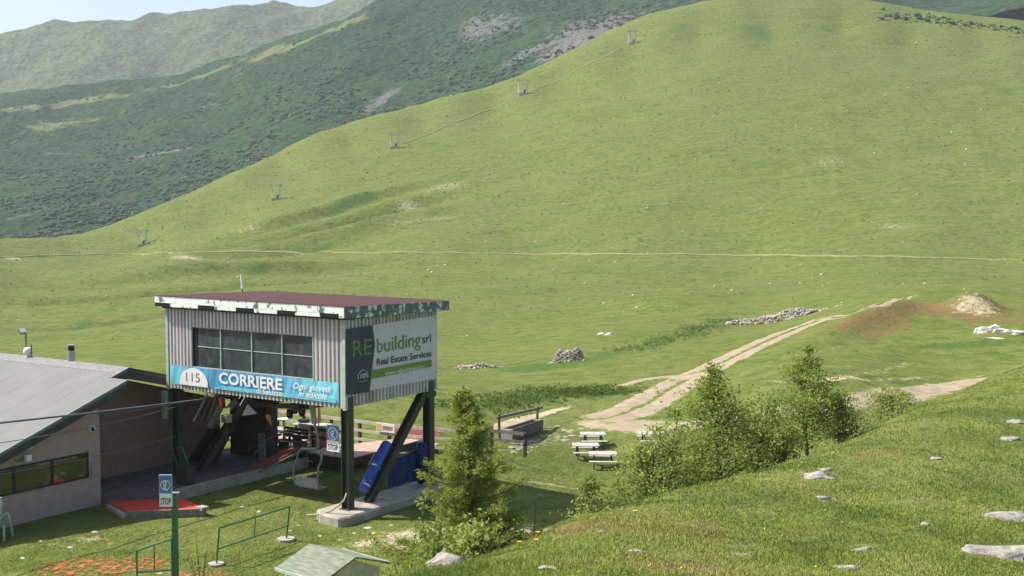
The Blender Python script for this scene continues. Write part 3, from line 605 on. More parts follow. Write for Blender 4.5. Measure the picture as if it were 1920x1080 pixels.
MB().add(V, [(2*i, 2*i+2, 2*i+3, 2*i+1) for i in range(n)]).build('sheet', print_mat('banner_print', [(0, CYAN), (.16, (.10, .42, .58)), (.25, MBLUE), (.6, MBLUE), (.74, (.11, .40, .60)), (.86, CYAN), (1, CYAN)]), bn)
MB().prism([(x, -.058, bz0+.05) for x in ()] or [(b0+2.4, -.06, bz0+.01), (b1-.1, -.06, bz0+.01), (b1-.1, -.06, bz0+.16), (b0+2.9, -.06, bz0+.16)], (0, .004, 0)).build('stripe', mat('cyan_print', CYAN, .5), bn)
fr_ = lambda px, py: on_plane(px, py, 1, -.06)
cx = fr_(363, 710); dome = [(cx[0]-.78*math.cos(math.pi*k/16)**1 if False else cx[0]+.80*math.cos(math.pi-math.pi*k/16), -.064, max(bz0+.01, bz0+.02+.68*math.sin(math.pi*k/16)**.8)) for k in range(17)]
MB().prism(dome, (0, .004, 0)).build('white_dome', WHITE, bn)
lettering(bn, '115', mat('red_grey_print', (.35, .16, .17), .6), (cx[0]-.42, -.07, bz0+.18), (1, 0, 0), (0, 0, 1), .78, .34)
def front_text(body, m, pl_, pr_, cap, **k):
    a, b = fr_(*pl_), fr_(*pr_); lettering(bn, body, m, (a[0], -.068, a[2]), (1, 0, 0), (0, 0, 1), b[0]-a[0], cap, **k)
front_text('CORRIERE', WHITE, (411, 718), (529, 731), .40, bold=.028); front_text('di Saluzzo', WHITE, (481, 737), (530, 742), .19, bold=.01)
front_text('Ogni giovedì', WHITE, (550, 728), (621, 736), .22, shear=.25, bold=.014); front_text('in edicola', WHITE, (560, 743), (613, 749), .22, shear=.25, bold=.014)
rb = thing('estate_banner', 'grey and slate real estate banner on the shaded cabin side', 'banner', (.03, 2.6, 4.38))
sd_ = lambda px, py, x=.03: on_plane(px, py, 0, x)
q = [sd_(648, 617), sd_(819, 591), sd_(819, 709), sd_(648, 741)]; ch = [sd_(698.3, 609.6), sd_(703, 645.7), sd_(692.8, 734.6)]
V = []; n = 24; top = lambda t: q[0]+(q[1]-q[0])*t; bot = lambda t: q[3]+(q[2]-q[3])*t
for k in range(n+1): t = k/n; a, b = top(t), bot(t); V += [(.02+.01*math.sin(k*1.9), b[1], b[2]), (.02-.01*math.sin(k*1.3), a[1], a[2])]
MB().add(V, [(2*i, 2*i+2, 2*i+3, 2*i+1) for i in range(n)]).build('sheet', VINYLW, rb)
MB().prism([(.036, q[0][1], q[0][2]), (.036, ch[0][1], ch[0][2]), (.036, ch[1][1], ch[1][2]), (.036, ch[2][1], ch[2][2]), (.036, q[3][1], q[3][2])], (.003, 0, 0)).build('slate_field', VINYLD, rb)
g = [sd_(696.5, 694.4), sd_(808.9, 674), sd_(808.9, 687.4), sd_(694.5, 711)]; MB().prism([(.042, p[1], p[2]) for p in g], (.003, 0, 0)).build('green_bar', LIME, rb)
def side_text(body, m, a, b, top_, x=.047, **k):
    A, B, T = sd_(*a), sd_(*b), sd_(a[0], top_); up = np.array([0, 0, 1.]); r_ = np.array([0, B[1]-A[1], B[2]-A[2]]); w_ = np.linalg.norm(r_)
    lettering(rb, body, m, (x, A[1], A[2]), r_/w_, up, w_, T[2]-A[2], **k)
side_text('RE', OLIVE, (661, 669), (696, 664), 639); side_text('building', OLIVE, (706.7, 661.5), (788.5, 648), 635); side_text('srl', INK, (791.5, 644), (807.5, 641.5), 627.5)
side_text('Real Estate Services', INK, (706, 685), (808.5, 668), 672.8, bold=.012); side_text('www.rebuilding-srl.it', WHITE, (721, 704), (796, 690), 696.5); side_text('110%', WHITE, (670.5, 711), (690, 707), 702.5)
hs = MB()
for a, b in [((670, 703), (680, 691.5)), ((680, 691.5), (690, 700)), ((672, 716), (688, 713))]: A, B = sd_(*a), sd_(*b); hs.beam((.046, A[1], A[2]), (.046, B[1], B[2]), .004, .05, (0, 1, 0) if False else (1, 0, 0))
hs.build('house_emblem', WHITE, rb)
an = thing('antenna', 'thin pale rod antenna standing on the brown station roof', 'antenna', (-7.2, 5.2, 7.36))
p0 = on_plane(455, 548, 1, 5.0); p1 = on_plane(452, 514, 1, 5.0); BASE[an.name] = tuple(p0); an.location = to_world(p0)
MB().tube([p0, p0+.22*(p1-p0)], .02).build('mast', STEELD, an); MB().tube([p0+.2*(p1-p0), p1], .045).build('rod', WHITE, an)

# ------------------------------------------------------------------ lodge
ld = thing('lodge', 'low pinkish stucco lodge with a wide grey membrane roof', 'building', (-8.98, -3.39, 0))
low = lambda y: 4.53+.354*(y+2.4); up_ = lambda y: 4.97+.31*(y+2.2) if y < -2.2 else 4.97-.27*(y+2.2)
wy = -15.
MB().prism([(-8.98, wy, -.4), (-8.98, -3.39, -.4), (-8.98, -3.39, low(-3.39)-.22), (-8.98, wy, low(wy)-.22)], (-.3, 0, 0)).build('gable_wall', STUCCO, ld)
MB().box(-11.25, -9.29, -3.69, -3.39, -.4, 3.8).build('return_wall', STUCCO, ld)
MB().prism([(-11.25, -3.388, -.4), (-11.25, 4.5, -.4), (-11.25, 4.5, 2.7), (-11.25, -1.56, 4.4), (-11.25, -3.388, 3.8)], (-.3, 0, 0)).build('porch_wall', mat('porch_stucco', (.30, .20, .165), .9, 0, (.25, .165, .14), 3), ld)
yb_, yk = 5.0, -1.56; zk = low(yk); bck = lambda y: zk-.265*(y-yk)
MB().prism([(-8.6, wy-1, low(wy-1)-.14), (-8.6, -2.4, low(-2.4)-.14), (-8.6, -2.4, low(-2.4)), (-8.6, wy-1, low(wy-1))], (-1.0, 0, 0)).build('roof_overhang', MEMB, ld)
MB().prism([(-9.6, wy-1, low(wy-1)-.14), (-9.6, yk, zk-.14), (-9.6, yb_, bck(yb_)-.14), (-9.6, yb_, bck(yb_)), (-9.6, yk, zk), (-9.6, wy-1, low(wy-1))], (-17, 0, 0)).build('roof', MEMB, ld)
MB().prism([(-9.62, yk-.5, low(yk-.5)+.001), (-9.62, yk, zk+.001), (-9.62, yk, zk+.012), (-9.62, yk-.5, low(yk-.5)+.012)], (-16.9, 0, 0)).build('ridge_flashing', mat('pale_membrane', (.23, .23, .225), .8), ld)
for k in range(1, 9): MB().prism([(-8.6-k*1.55, wy-1, low(wy-1)+.001), (-8.6-k*1.55, yk-.52, low(yk-.52)+.001), (-8.6-k*1.55, yk-.52, low(yk-.52)+.004), (-8.6-k*1.55, wy-1, low(wy-1)+.004)], (-.04, 0, 0)).build('membrane_seam', MEMB, ld)
MB().prism([(-8.598, wy-1, low(wy-1)-.04), (-8.598, -2.38, low(-2.38)-.04), (-8.598, -2.38, low(-2.38)+.02), (-8.598, wy-1, low(wy-1)+.02)], (.03, 0, 0)).build('roof_edge', EDGE, ld)
MB().prism([(-8.62, wy-1, low(wy-1)-.42), (-8.62, -2.4, low(-2.4)-.42), (-8.62, -2.4, low(-2.4)-.143), (-8.62, wy-1, low(wy-1)-.143)], (-.06, 0, 0)).build('bargeboard', DARKF, ld)
MB().prism([(-8.7, wy-1, low(wy-1)-.30), (-8.7, -2.45, low(-2.45)-.30), (-8.7, -2.45, low(-2.45)-.2), (-8.7, wy-1, low(wy-1)-.2)], (-.27, 0, 0)).build('soffit', DARKF, ld)
MB().prism([(-9.598, -2.38, low(-2.38)-.02), (-9.598, yk, zk-.02), (-9.598, yk, zk+.02), (-9.598, -2.38, low(-2.38)+.02)], (.03, 0, 0)).build('roof_edge', EDGE, ld)
MB().prism([(-9.62, -2.4, low(-2.4)-.44), (-9.62, yk, zk-.44), (-9.62, yb_, bck(yb_)-.44), (-9.62, yb_, bck(yb_)-.143), (-9.62, yk, zk-.143), (-9.62, -2.4, low(-2.4)-.143)], (-.06, 0, 0)).build('bargeboard', DARKF, ld)
MB().prism([(-9.59, yk, zk-.1), (-9.59, yb_, bck(yb_)-.1), (-9.59, yb_, bck(yb_)-.001), (-9.59, yk, zk-.001)], (.02, 0, 0)).build('bargeboard', DARKF, ld)
MB().prism([(-9.7, -3.0, low(-3.0)-.32), (-9.7, yk, zk-.32), (-9.7, yb_, bck(yb_)-.32), (-9.7, yb_, bck(yb_)-.22), (-9.7, yk, zk-.22), (-9.7, -3.0, low(-3.0)-.22)], (-1.5, 0, 0)).build('soffit', DARKF, ld)
# window strip
ys = [on_plane(p, 880, 0, -8.98)[1] for p in (165, 97, 25)]; ys = ys+[ys[-1]-1.75, ys[-1]-3.5]
for b, a in zip(ys[:-1], ys[1:]):
    fr2 = MB().box(-8.98, -8.93, a, b, 1.10, 1.16).box(-8.98, -8.93, a, b, 1.98, 2.04).box(-8.98, -8.93, a, a+.05, 1.16, 1.98).box(-8.98, -8.93, b-.05, b, 1.16, 1.98).build('window', mat('dark_window_frame', (.05, .045, .04), .6), ld)
    MB().box(-8.978, -8.955, a+.05, b-.05, 1.16, 1.98).build('pane', WGLASS, fr2)
p = on_plane(176, 880, 0, -8.95); MB().box(-8.98, -8.93, p[1]-.09, p[1]+.09, p[2]-.3, p[2]+.3).build('notice_box', STUCCO, ld)
# things on the lodge
def wall_point(px, py): return on_plane(px, py, 0, -8.9)
p = wall_point(172, 803); t_ = thing('dome_camera', 'small round white camera on the stucco gable near its corner', 'camera', tuple(p))
MB().disc(p, (1, 0, 0), .12, .14, 16).build('housing', WHITE, t_); MB().disc(p+np.array([.09, -.02, -.02]), (1, -.3, -.4), .06, .1, 12).build('lens', BLACK, t_)
p = wall_point(47, 858); t_ = thing('wall_floodlight', 'little white floodlight on a bracket above the lodge window', 'lamp', tuple(p))
MB().beam(p+[-.08, 0, 0], p+[.2, 0, .02], .04, .04).build('bracket', STEELD, t_); MB().box(p[0]+.1, p[0]+.24, p[1]-.1, p[1]+.1, p[2]-.1, p[2]+.12).build('lamp_head', WHITE, t_); MB().tube([p+[.02, -.1, -.05], p+[.1, -.4, -.06], p+[.12, -.5, .02]], .015).build('cable', BLACK, t_)
p = wall_point(55, 838); t_ = thing('wall_sensor', 'tiny white sensor box high on the stucco gable', 'sensor', tuple(p)); MB().box(p[0]-.08, p[0]+.06, p[1]-.09, p[1]+.09, p[2]-.06, p[2]+.08).build('box', WHITE, t_); MB().disc(p+[.07, 0, 0], (1, 0, 0), .03, .03, 10).build('eye', BLACK, t_)
rp = lambda px, py, y: np.array(on_plane(px, py, 1, y))
p = rp(134, 677, -1.5); t_ = thing('flue_pipe', 'metal flue pipe with dark cowl behind the lodge ridge', 'chimney', tuple(p-[0, 0, .1]))
MB().tube([p-[0, 0, .15], p+[0, 0, .42]], .14, 14).build('pipe', GALV, t_); MB().tube([p+[0, 0, .42], p+[0, 0, .62]], .12, 14).build('vent', BLACK, t_); MB().disc(p+[0, 0, .64], (0, 0, 1), .16, .05, 14).build('cap', GALV, t_)
p = rp(49, 668, -1.5); t_ = thing('floodlight_mast', 'floodlight on a thin mast rising behind the lodge roof', 'lamp', tuple(p))
MB().tube([p, p+[0, 0, 1.0]], .02).tube([p+[.1, 0, 0], p+[.08, 0, .95]], .012).build('mast', STEELD, t_); MB().beam(p+[-.2, -.02, 1.12], p+[.04, -.12, .98], .22, .1).build('lamp_head', GALV, t_); MB().beam(p+[-.22, -.06, 1.08], p+[.02, -.16, .94], .2, .02).build('glass', BLACK, t_)
p = rp(52, 664, -1.6); t_ = thing('roof_camera', 'round white camera dome with side stub on the lodge ridge', 'camera', tuple(p-[0, 0, .2]))
b_ = bmesh.new(); bmesh.ops.create_icosphere(b_, subdivisions=2, radius=.18); mbx = MB().add([p+np.array(v.co)+[0, 0, .12] for v in b_.verts], [[v.index for v in f.verts] for f in b_.faces]); b_.free(); mbx.build('dome', WHITE, t_, smooth=True)
MB().tube([p-[0, 0, .15], p+[0, 0, .02]], .1, 12).build('base', WHITE, t_); MB().tube([p+[.26, 0, -.1], p+[.26, 0, .42]], .025).build('stub', GREENP, t_)

# ------------------------------------------------------------------ platform, loading mat, cabin shed, deck
pf = thing('loading_platform', 'dark concrete loading platform running beside the lodge porch', 'platform', (-9, 2, 0))
MB().prism([(-11.24, -3.3, -.3), (-8.9, -3.36, -.3), (-7.15, -1.6, -.3), (-7.15, 5.55, -.3), (-11.24, 5.55, -.3)], (0, 0, .62)).build('slab', mat('dark_concrete', (.16, .145, .13), .9, 0, (.11, .10, .09), 2, bump=.3), pf)
MB().box(-7.14, -7.0, -1.5, 5.5, -.3, .42).build('kerb', CONC, pf)
rm = thing('red_loading_mat', 'bright red loading mat on a low timber framed platform', 'mat', (-6.6, -2.8, 0))
Q = [(-8.6, -3.5), (-6.5, -4.15), (-4.55, -2.3), (-6.5, -1.65)]
MB().prism([(a, b, -.05) for a, b in Q], (0, 0, .22)).build('base', WOOD, rm); MB().prism([(a*.985-.1, b*.97-.08, .172) for a, b in Q], (0, 0, .03)).build('matting', RED, rm)
MB().beam((Q[1][0], Q[1][1]-.04, .12), (Q[2][0]+.1, Q[2][1]-.1, .14), .14, .26).build('edge_board', WOOD, rm); MB().beam((Q[0][0]+.4, Q[0][1]-.15, .08), (Q[1][0], Q[1][1]-.1, .06), .2, .14).build('edge_stones', CONC, rm)
MB().box(Q[2][0]-.25, Q[2][0]+.1, Q[2][1]-.3, Q[2][1]+.02, .21, .32).build('end_block', CONC, rm)
sh = thing('operator_shed', 'dark vertical boarded operator shed standing under the station', 'shed', (-8.5, 5.5, .32))
sx0, sx1 = on_plane(432, 850, 1, 4.6)[0], on_plane(510, 850, 1, 4.6)[0]
MB().box(sx0, sx1, 4.64, 4.95, .3, 2.72).build('core', WOODD, sh)
n = 15; 
for k in range(n): a = sx0+(sx1-sx0-.3)*k/n; w_ = (sx1-sx0-.3)/n; MB().box(a+.008, a+w_-.008, 4.6+.006*(k % 3), 4.638, .32, 2.55).build('board', WOODD, sh)
MB().box(sx1-.3, sx1+.03, 4.57, 4.637, .31, 2.7).build('corner_post', mat('brown_post', (.13, .08, .05), .8), sh); MB().box(sx0-.2, sx1+.15, 4.4, 5.2, 2.73, 2.82).build('roof', WOODD, sh)
lb = thing('leaning_panel', 'grey panel leaning against the boarded shed', 'panel', (-7.2, 4.4, .32)); a, b = pl(492, 858, 4.2), pl(489, 812, 4.5)
MB().beam((a[0], a[1], .34), (b[0], 4.54, b[2]), .42, .04, (0, 1, 0)).build('sheet', GALV, lb); MB().beam((a[0]+.3, a[1], .34), (b[0]+.3, 4.54, b[2]-.1), .03, .03).build('rail', STEELD, lb)
rr = thing('red_ramp', 'narrow red matted ramp rising from the platform to the deck', 'ramp', (-7.6, 5.5, .3))
A, B = on_plane(472, 880, 2, .40), on_plane(552, 841, 2, .85)
MB().beam(A, B, .6, .05).build('matting', mat('dull_red_mat', (.26, .06, .045), .9, 0, (.18, .05, .04), 4), rr); MB().beam(A-[0, 0, .08], B-[0, 0, .08], .8, .08).build('plank', WOOD, rr)
for off in (-.42, .42):
    o_ = np.array([off*.8, -off*.3, 0]); MB().tube([A+o_, A+o_+[0, 0, .75], B+o_+[0, 0, .8], B+o_], .02).build('handrail', STEELD, rr)
gs = thing('tubular_stand', 'green tubular gate beside the dark left station post', 'stand', (-8.6, -.3, .3))
a = [pl(322, 842, -.4), pl(341, 838, -.4), pl(353, 870, -.4)]; MB().tube([pl(332, 872, -.4), a[0], a[1], a[2]], .025).build('frame', GREENP, gs); MB().box(a[2][0]-.5, a[2][0]+.1, -.6, -.2, .32, 1.0).build('base_box', STEELD, gs)
cb = thing('pulley_bracket', 'pale green steel bracket bolted to the left station post', 'bracket', (-9.5, -.15, 2.6))
a, b = pl(309, 733, -.1), pl(309, 785, -.1); MB().beam(a, b, .16, .2, (1, 0, 0)).build('channel', mat('pale_green_steel', (.26, .40, .24), .5), cb)
for q_ in (a, b): MB().beam(np.array(q_)+[-.28, 0, -.12], np.array(q_)+[.1, 0, -.12], .06, .06).build('bolt', GALV, cb)
# ropes
def rope(name, pts_, r, label, m=ROPE):
    mid_ = np.mean(pts_, 0); o = MB().tube([np.array(p) for p in pts_], r, 6).build(name, m, None, fr=tuple(mid_)); o.location = to_world(mid_); o.rotation_euler = (0, 0, -YAW); return tag(o, label, 'cable')
def sag(a, b, s, n=14): a, b = np.array(a), np.array(b); return [a+(b-a)*t-[0, 0, s*4*t*(1-t)] for t in np.linspace(0, 1, n)]
xr = -7.25; A = on_plane(440, 741, 0, xr); B = on_plane(0, 786, 0, xr); B = B+(B-A)*1.1
rope('haul_rope', sag(A, B, .12), .035, 'thick steel haul rope running left from under the station')
rope('haul_rope', [A+[0, 0, .0], (-7.25, 3.4, 3.35), (-6.7, 4.8, 3.35), (-5.3, 5.35, 3.35), (-3.9, 4.8, 3.35), (-3.35, 3.4, 3.35), (-3.35, 1.0, 3.4)], .035, 'steel haul rope bending round the bullwheel under the station')
A = on_plane(330, 757, 0, -8.8); B = on_plane(185, 777, 0, -8.8); rope('control_cable', sag(A, B, .05), .022, 'short dark cable from the lodge corner to the station post')
A = on_plane(330, 763, 0, -8.3); B = on_plane(-20, 833, 0, -8.3); rope('control_cable', sag(A, B, .12), .014, 'thin dark wire passing in front of the lodge gable')
A = on_plane(330, 818, 0, -8.2); B = on_plane(-20, 893, 0, -8.2); rope('control_cable', sag(A, B, .1), .012, 'lowest thin wire passing before the lodge window')
rp_ = [pl(650, 925, -.1), pl(645, 938, -.3), pl(635, 948, -.45), pl(620, 958, -.55), pl(600, 964, -.6), pl(575, 966, -.7)]
rp_ = [(a, b, max(c, .05+.0)) for a, b, c in rp_]
rope('tie_rope', rp_, .035, 'tan rope hanging from the near station post to the grass', TAN)
# chair on the loop
chr_ = thing('lift_chair', 'two seat lift chair with grey tube frame hanging under the station', 'chair', tuple(on_plane(585, 765, 1, 1.6)))
TUBE = mat('pale_chair_tube', (.24, .27, .24), .4, .3); c_ = lambda a, b: pl(a, b, 1.6)
MB().beam(c_(585, 757), c_(590, 795), .14, .16).build('grip', GALV, chr_); MB().tube([c_(589, 790), c_(595, 815), c_(597, 832), c_(596, 840), c_(590, 843)], .045).build('hanger', TUBE, chr_)
MB().tube([c_(566, 841), c_(594, 842)], .065).build('yoke', TUBE, chr_)
MB().tube([c_(569, 841), c_(561, 844), c_(558, 852), c_(557, 862), c_(551, 872), c_(550, 889), c_(553, 903), c_(556, 910)], .042).build('frame_tube', TUBE, chr_)
MB().tube([c_(592, 842), c_(600, 848), c_(603, 858), c_(602, 866), c_(597, 877), c_(595, 898), c_(597, 915)], .042).build('frame_tube', TUBE, chr_)
SLAT = mat('worn_grey_slats', (.36, .36, .35), .7, 0, (.22, .22, .21), 9)
for k in range(4): t = k/4; a, b = np.array(c_(554, 894+3.8*k)), np.array(c_(597, 900+4.8*k)); MB().beam(a, b, .03, .088).build('back_slat', SLAT, chr_)
s0, s1 = np.array(c_(556, 909)), np.array(c_(598, 917))
for k in range(5): MB().beam(s0+[0, .06+.1*k, -.03], s1+[0, .06+.1*k, -.03], .085, .03).build('seat_slat', SLAT, chr_)
MB().tube([s0+[0, .02, -.06], s0+[0, .5, -.05]], .025).build('seat_rail', STEELD, chr_); MB().tube([s1+[0, .02, -.06], s1+[0, .5, -.05]], .025).build('seat_rail', STEELD, chr_)
MB().tube([np.array(c_(547, 880)), np.array(c_(546, 915)), np.array(c_(602, 926))], .018).build('foot_rest', STEELD, chr_); MB().tube([c_(566, 862), c_(588, 866)], .03).tube([c_(570, 862), c_(582, 845)], .02).build('safety_bar', STEELD, chr_)

# stop signs
def stop_panel(t, o, r_, w_, h_, n_):
    o, r_, n_ = np.array(o, float), np.array(r_, float), np.array(n_, float); up = np.array([0, 0, 1.])
    P = lambda a, b, d: o+r_*a*w_+up*b*h_+n_*d
    MB().prism([P(0, 0, 0), P(1, 0, 0), P(1, 1, 0), P(0, 1, 0)], n_*-.03).build('panel', WHITE, t)
    MB().prism([P(.02, .42, .004), P(.98, .42, .004), P(.98, .99, .004), P(.02, .99, .004)], n_*-.003).build('blue_field', SIGNB, t)
    ring = [P(.5+.40*math.cos(a), .68+.40*w_/h_*math.sin(a), .009) for a in np.linspace(0, 2*math.pi, 24, endpoint=False)]; ri = [P(.5+.34*math.cos(a), .68+.34*w_/h_*math.sin(a), .009) for a in np.linspace(0, 2*math.pi, 24, endpoint=False)]
    MB().add(ring+ri, [(k, (k+1) % 24, 24+(k+1) % 24, 24+k) for k in range(24)]).build('ring', WHITE, t)
    pic = MB()
    for a, b, ww in [((.42, .56), (.62, .56), .05), ((.42, .56), (.36, .74), .05), ((.50, .60), (.52, .72), .07), ((.62, .56), (.64, .48), .04), ((.36, .74), (.5, .84), .03)]: pic.beam(P(*a, .012), P(*b, .012), ww*w_*1.4, .004, n_)
    pic.disc(P(.54, .77, .012), n_, .055*w_*1.3, .004, 12); pic.build('pictogram', WHITE, t)
    for k in range(3): MB().beam(P(.2, .36-.0*k, .01), P(.8, .36, .01), .004, .02*h_, n_) if k == 0 else None
    lettering(t, 'STOP', INK, P(.1, .07, .008), r_, up, w_*.8, h_*.2, bold=.01)
D_ = 33.; tp = at(327, 925, D_); gz = g1(tp[0], tp[1])
sp_ = thing('stop_sign', 'tall green post with a blue and white stop sign in the yard', 'sign', (tp[0], tp[1], gz), frame='world')
MB().box(tp[0]-.075, tp[0]+.075, tp[1]-.06, tp[1]+.06, gz-.1, tp[2]).build('post', GREENP, sp_); MB().box(tp[0]-.12, tp[0]+.14, tp[1]-.08, tp[1]+.08, tp[2], tp[2]+.03).build('post_cap', GALV, sp_)
o1 = at(299, 946, D_-.1); o2 = at(323, 950, D_-.1); h_ = (950-889)/FPX*D_
w_ = float(o2[0]-o1[0]); stop_panel(sp_, (o1[0], D_-.1, o2[2]), (1, 0, 0), w_, h_, (0, -1, 0))
rl = thing('green_railing', 'low green rail joining the stop post at the frame bottom', 'railing', (tp[0]-.6, tp[1], gz), frame='world')
def rail_set(t, pa, pb, low_):
    MB().tube([pa[0], pa[1]], .03).build('post', GREENP, t); MB().tube([pb[0], pb[1]], .03).build('post', GREENP, t)
    MB().tube([pa[1], pb[1]], .028).build('top_rail', GREENP, t); a, b = np.array(pa[0])+(np.array(pa[1])-pa[0])*low_, np.array(pb[0])+(np.array(pb[1])-pb[0])*low_
    MB().tube([a, b], .024).build('lower_rail', GREENP, t); MB().tube([(a+b)/2, (np.array(pa[1])+pb[1])/2], .018).build('baluster', GREENP, t)
qa = at(256, 1032, 33.2); qb = at(322, 1010, 33.05); rail_set(rl, ((qa[0], qa[1], g1(qa[0], qa[1])), qa), ((qb[0], qb[1], g1(qb[0], qb[1])), qb), .36)
ba, bb = hit(405, 1060, 25), hit(536, 1013, 25); rl2 = thing('green_railing', 'free standing green tube railing left of the kiosk roof', 'railing', tuple(ba), frame='world')
ta = at(411, 990, ba[1]); tb = at(543, 950, bb[1]); rail_set(rl2, (ba-[0, 0, .1], ta), (bb-[0, 0, .1], tb), .48)
MB().disc(ba+[0, 0, .02], (0, 0, 1), .25, .1, 9).build('footing', CONC, rl2); MB().disc(bb+[0, 0, .02], (0, 0, 1), .3, .1, 9).build('footing', CONC, rl2)
s2 = thing('stop_sign', 'blue and white stop sign fixed beside the near station post', 'sign', tuple(on_plane(625, 848, 1, .5)))
o1 = on_plane(613, 845, 1, .5); o2 = on_plane(636, 848, 1, .5); hh = on_plane(613, 796, 1, .5)[2]-o1[2]; stop_panel(s2, (o1[0], .5, o1[2]), (1, 0, 0), o2[0]-o1[0], hh, (0, -1, 0))
MB().beam((o2[0]-.1, .54, o1[2]+hh*.8), (-.2, .42, o1[2]+hh*.8), .05, .05).build('bracket', GREEN, s2)
# blue padding
a, b = np.array([-.38, 1.55, .5]), np.array([-.38, 3.0, 2.05]); pd = thing('blue_padding', 'glossy blue crash pad strapped along the slanting brace', 'crash pad', (-.38, 1.5, .3))
pp_ = MB(); ax_ = (b-a)/np.linalg.norm(b-a); s1_ = np.array([1., 0, 0]); s2_ = np.cross(ax_, s1_); V = []; rr2 = np.random.default_rng(2); nr_, nk_ = 34, 18
for i in range(nr_):
    t = i/(nr_-1); rad = .2*(1+.10*abs(math.sin(t*math.pi*2.6+.5))-.16*math.exp(-((t-.12)/.03)**2)-.16*math.exp(-((t-.5)/.03)**2))*(1 if 0 < i < nr_-1 else .75)
    for k in range(nk_): an = 6.2832*k/nk_; q_ = rad*(1+.07*math.sin(3*an+5*t)+.04*math.sin(7*an-9*t)); V.append(a+(b-a)*t+np.array([-.02, -.22, .16])+s1_*q_*math.cos(an)+s2_*q_*math.sin(an))
pp_.add(V, [(i*nk_+k, i*nk_+(k+1) % nk_, (i+1)*nk_+(k+1) % nk_, (i+1)*nk_+k) for i in range(nr_-1) for k in range(nk_)]+[tuple(range(nk_))[::-1], tuple(range((nr_-1)*nk_, nr_*nk_))]); pp_.build('pad', BLUE, pd, smooth=True)
for t in (.12, .5): q_ = a+(b-a)*t+np.array([-.02, -.22, .16]); MB().disc(q_, tuple(b-a), .2, .05, 16).build('strap', WHITE, pd)
q_ = a+(b-a)*.48+np.array([-.24, -.33, .26]); MB().beam(q_, q_+(b-a)*.26, .14, .012, (-.6, -.6, .4)).build('printed_patch', mat('patch_print', (.7, .66, .5), .5, 0, (.6, .3, .1), 6), pd)
tpn = thing('blue_tarp', 'dark blue tarpaulin stretched on lines behind the brace', 'tarpaulin', (-.6, 3.7, .3))
y0_, y1_ = on_plane(727, 905, 0, -.6)[1], on_plane(797, 880, 0, -.6)[1]; V = []; n = 20
for k in range(n+1):
    t = k/n; y = y0_+(y1_-y0_)*t; V += [(-.6+.05*math.sin(k*1.7), y, .42+.05*math.sin(k*.8)), (-.6-.04*math.sin(k*1.2), y, 1.02), (-.6+.02*math.sin(k*2.2), y, 1.50+.04*math.sin(k*.6)+.12*t)]
MB().add(V, [(3*i+j, 3*i+3+j, 3*i+4+j, 3*i+1+j) for i in range(n) for j in (0, 1)]).build('sheet', NAVY, tpn)
MB().tube([(-.6, y0_-1.4, 1.2), (-.6, y0_, 1.45), (-.6, y1_, 1.64)], .014).tube([(-.66, y0_-1.2, .75), (-.66, y1_, 1.0)], .014).build('line', TAN, tpn)
for k in (.25, .5, .75): y = y0_+(y1_-y0_)*k; MB().tube([(-.66, y, .45), (-.66, y, 1.5)], .01).build('tie', mat('blue_tie', (.15, .2, .4), .6), tpn)
pw = thing('blue_padding', 'dark blue crash pad wrapped round the far right station post', 'crash pad', (-.3, 4.9, .3)); MB().tube([(-.36, 4.86, .32), (-.36, 4.86, 1.1), (-.36, 4.86, 1.9)], .25, 12).build('pad', NAVY, pw, smooth=True)
for z in (.6, 1.5): MB().disc((-.36, 4.86, z), (0, 0, 1), .26, .04, 14).build('strap', STEELD, pw)

# deck
dk = thing('timber_deck', 'raised reddish plank deck behind the station with open sides', 'deck', (-8, 10, 0)); dz = .62
dp = lambda px, py: on_plane(px, py, 2, dz)
dx0 = sx1+.12; n = 34; xa = np.linspace(-13.2, -4.78, n+1)
def back_y(x): return 7.85 if x < -6.75 else min(10.4, 7.9+(x+6.75)*2.05)
for k in range(n):
    a, b = xa[k]+.008, xa[k+1]-.008
    if b < sx1+.05: MB().prism([(a, 5.6, dz-.05), (b, 5.6, dz-.05), (b, back_y(b), dz-.05), (a, back_y(a), dz-.05)], (0, 0, .05)).build('plank', WOODR, dk)
    else: MB().prism([(max(a, sx1+.04), 5.6, dz-.05), (b, 5.6, dz-.05), (b, back_y(b), dz-.05), (max(a, sx1+.04), back_y(a), dz-.05)], (0, 0, .05+.004*(k % 3))).build('plank', WOODR, dk)
MB().box(sx1+.1, -4.9, 5.66, 5.76, .0, dz-.052).box(-4.98, -4.88, 5.77, 10.3, .26, dz-.052).build('joist', WOODD, dk)
for y in np.arange(6.6, 10.3, 1.8): MB().box(-5.06, -4.92, y-.07, y+.07, -.3, .258).build('pile', WOODD, dk)
def fence(name, label, P, hgt, zb, m=WOODP, rails=3):
    P = [np.array(p, float) for p in P]; t = thing(name, label, 'fence', tuple(P[0][:2])+(zb,))
    for a, b in zip(P[:-1], P[1:]):
        L = np.linalg.norm(b-a); n = max(1, int(round(L/2.0)))
        for k in range(n+(1 if b is P[-1] else 0)): q_ = a+(b-a)*k/n; MB().box(q_[0]-.06, q_[0]+.06, q_[1]-.06, q_[1]+.06, zb, zb+hgt).build('post', WOODD, t)
        for j in range(rails):
            z = zb+hgt*(1-.34*j)-.06; d = (b-a)/L; nn_ = np.array([d[1], -d[0]])*.075; nn_ = nn_ if nn_[1] < 0 else -nn_
            MB().beam((*(a[:2]+nn_), z), (*(b[:2]+nn_), z), .035, .15 if j == 0 else .13).build('rail', m, t)
    return t
fence('deck_fence', 'pale rail timber fence standing behind the plank deck', [(-13.4, 10.1), (-6.4, 10.1), (-2.4, 10.75)], 1.2, .02)
fence('yard_fence', 'dark timber fence behind the red benches beside the larch', [(-4.3, 12.6), (-.9, 12.9)], 1.1, -.15, WOOD, 2)
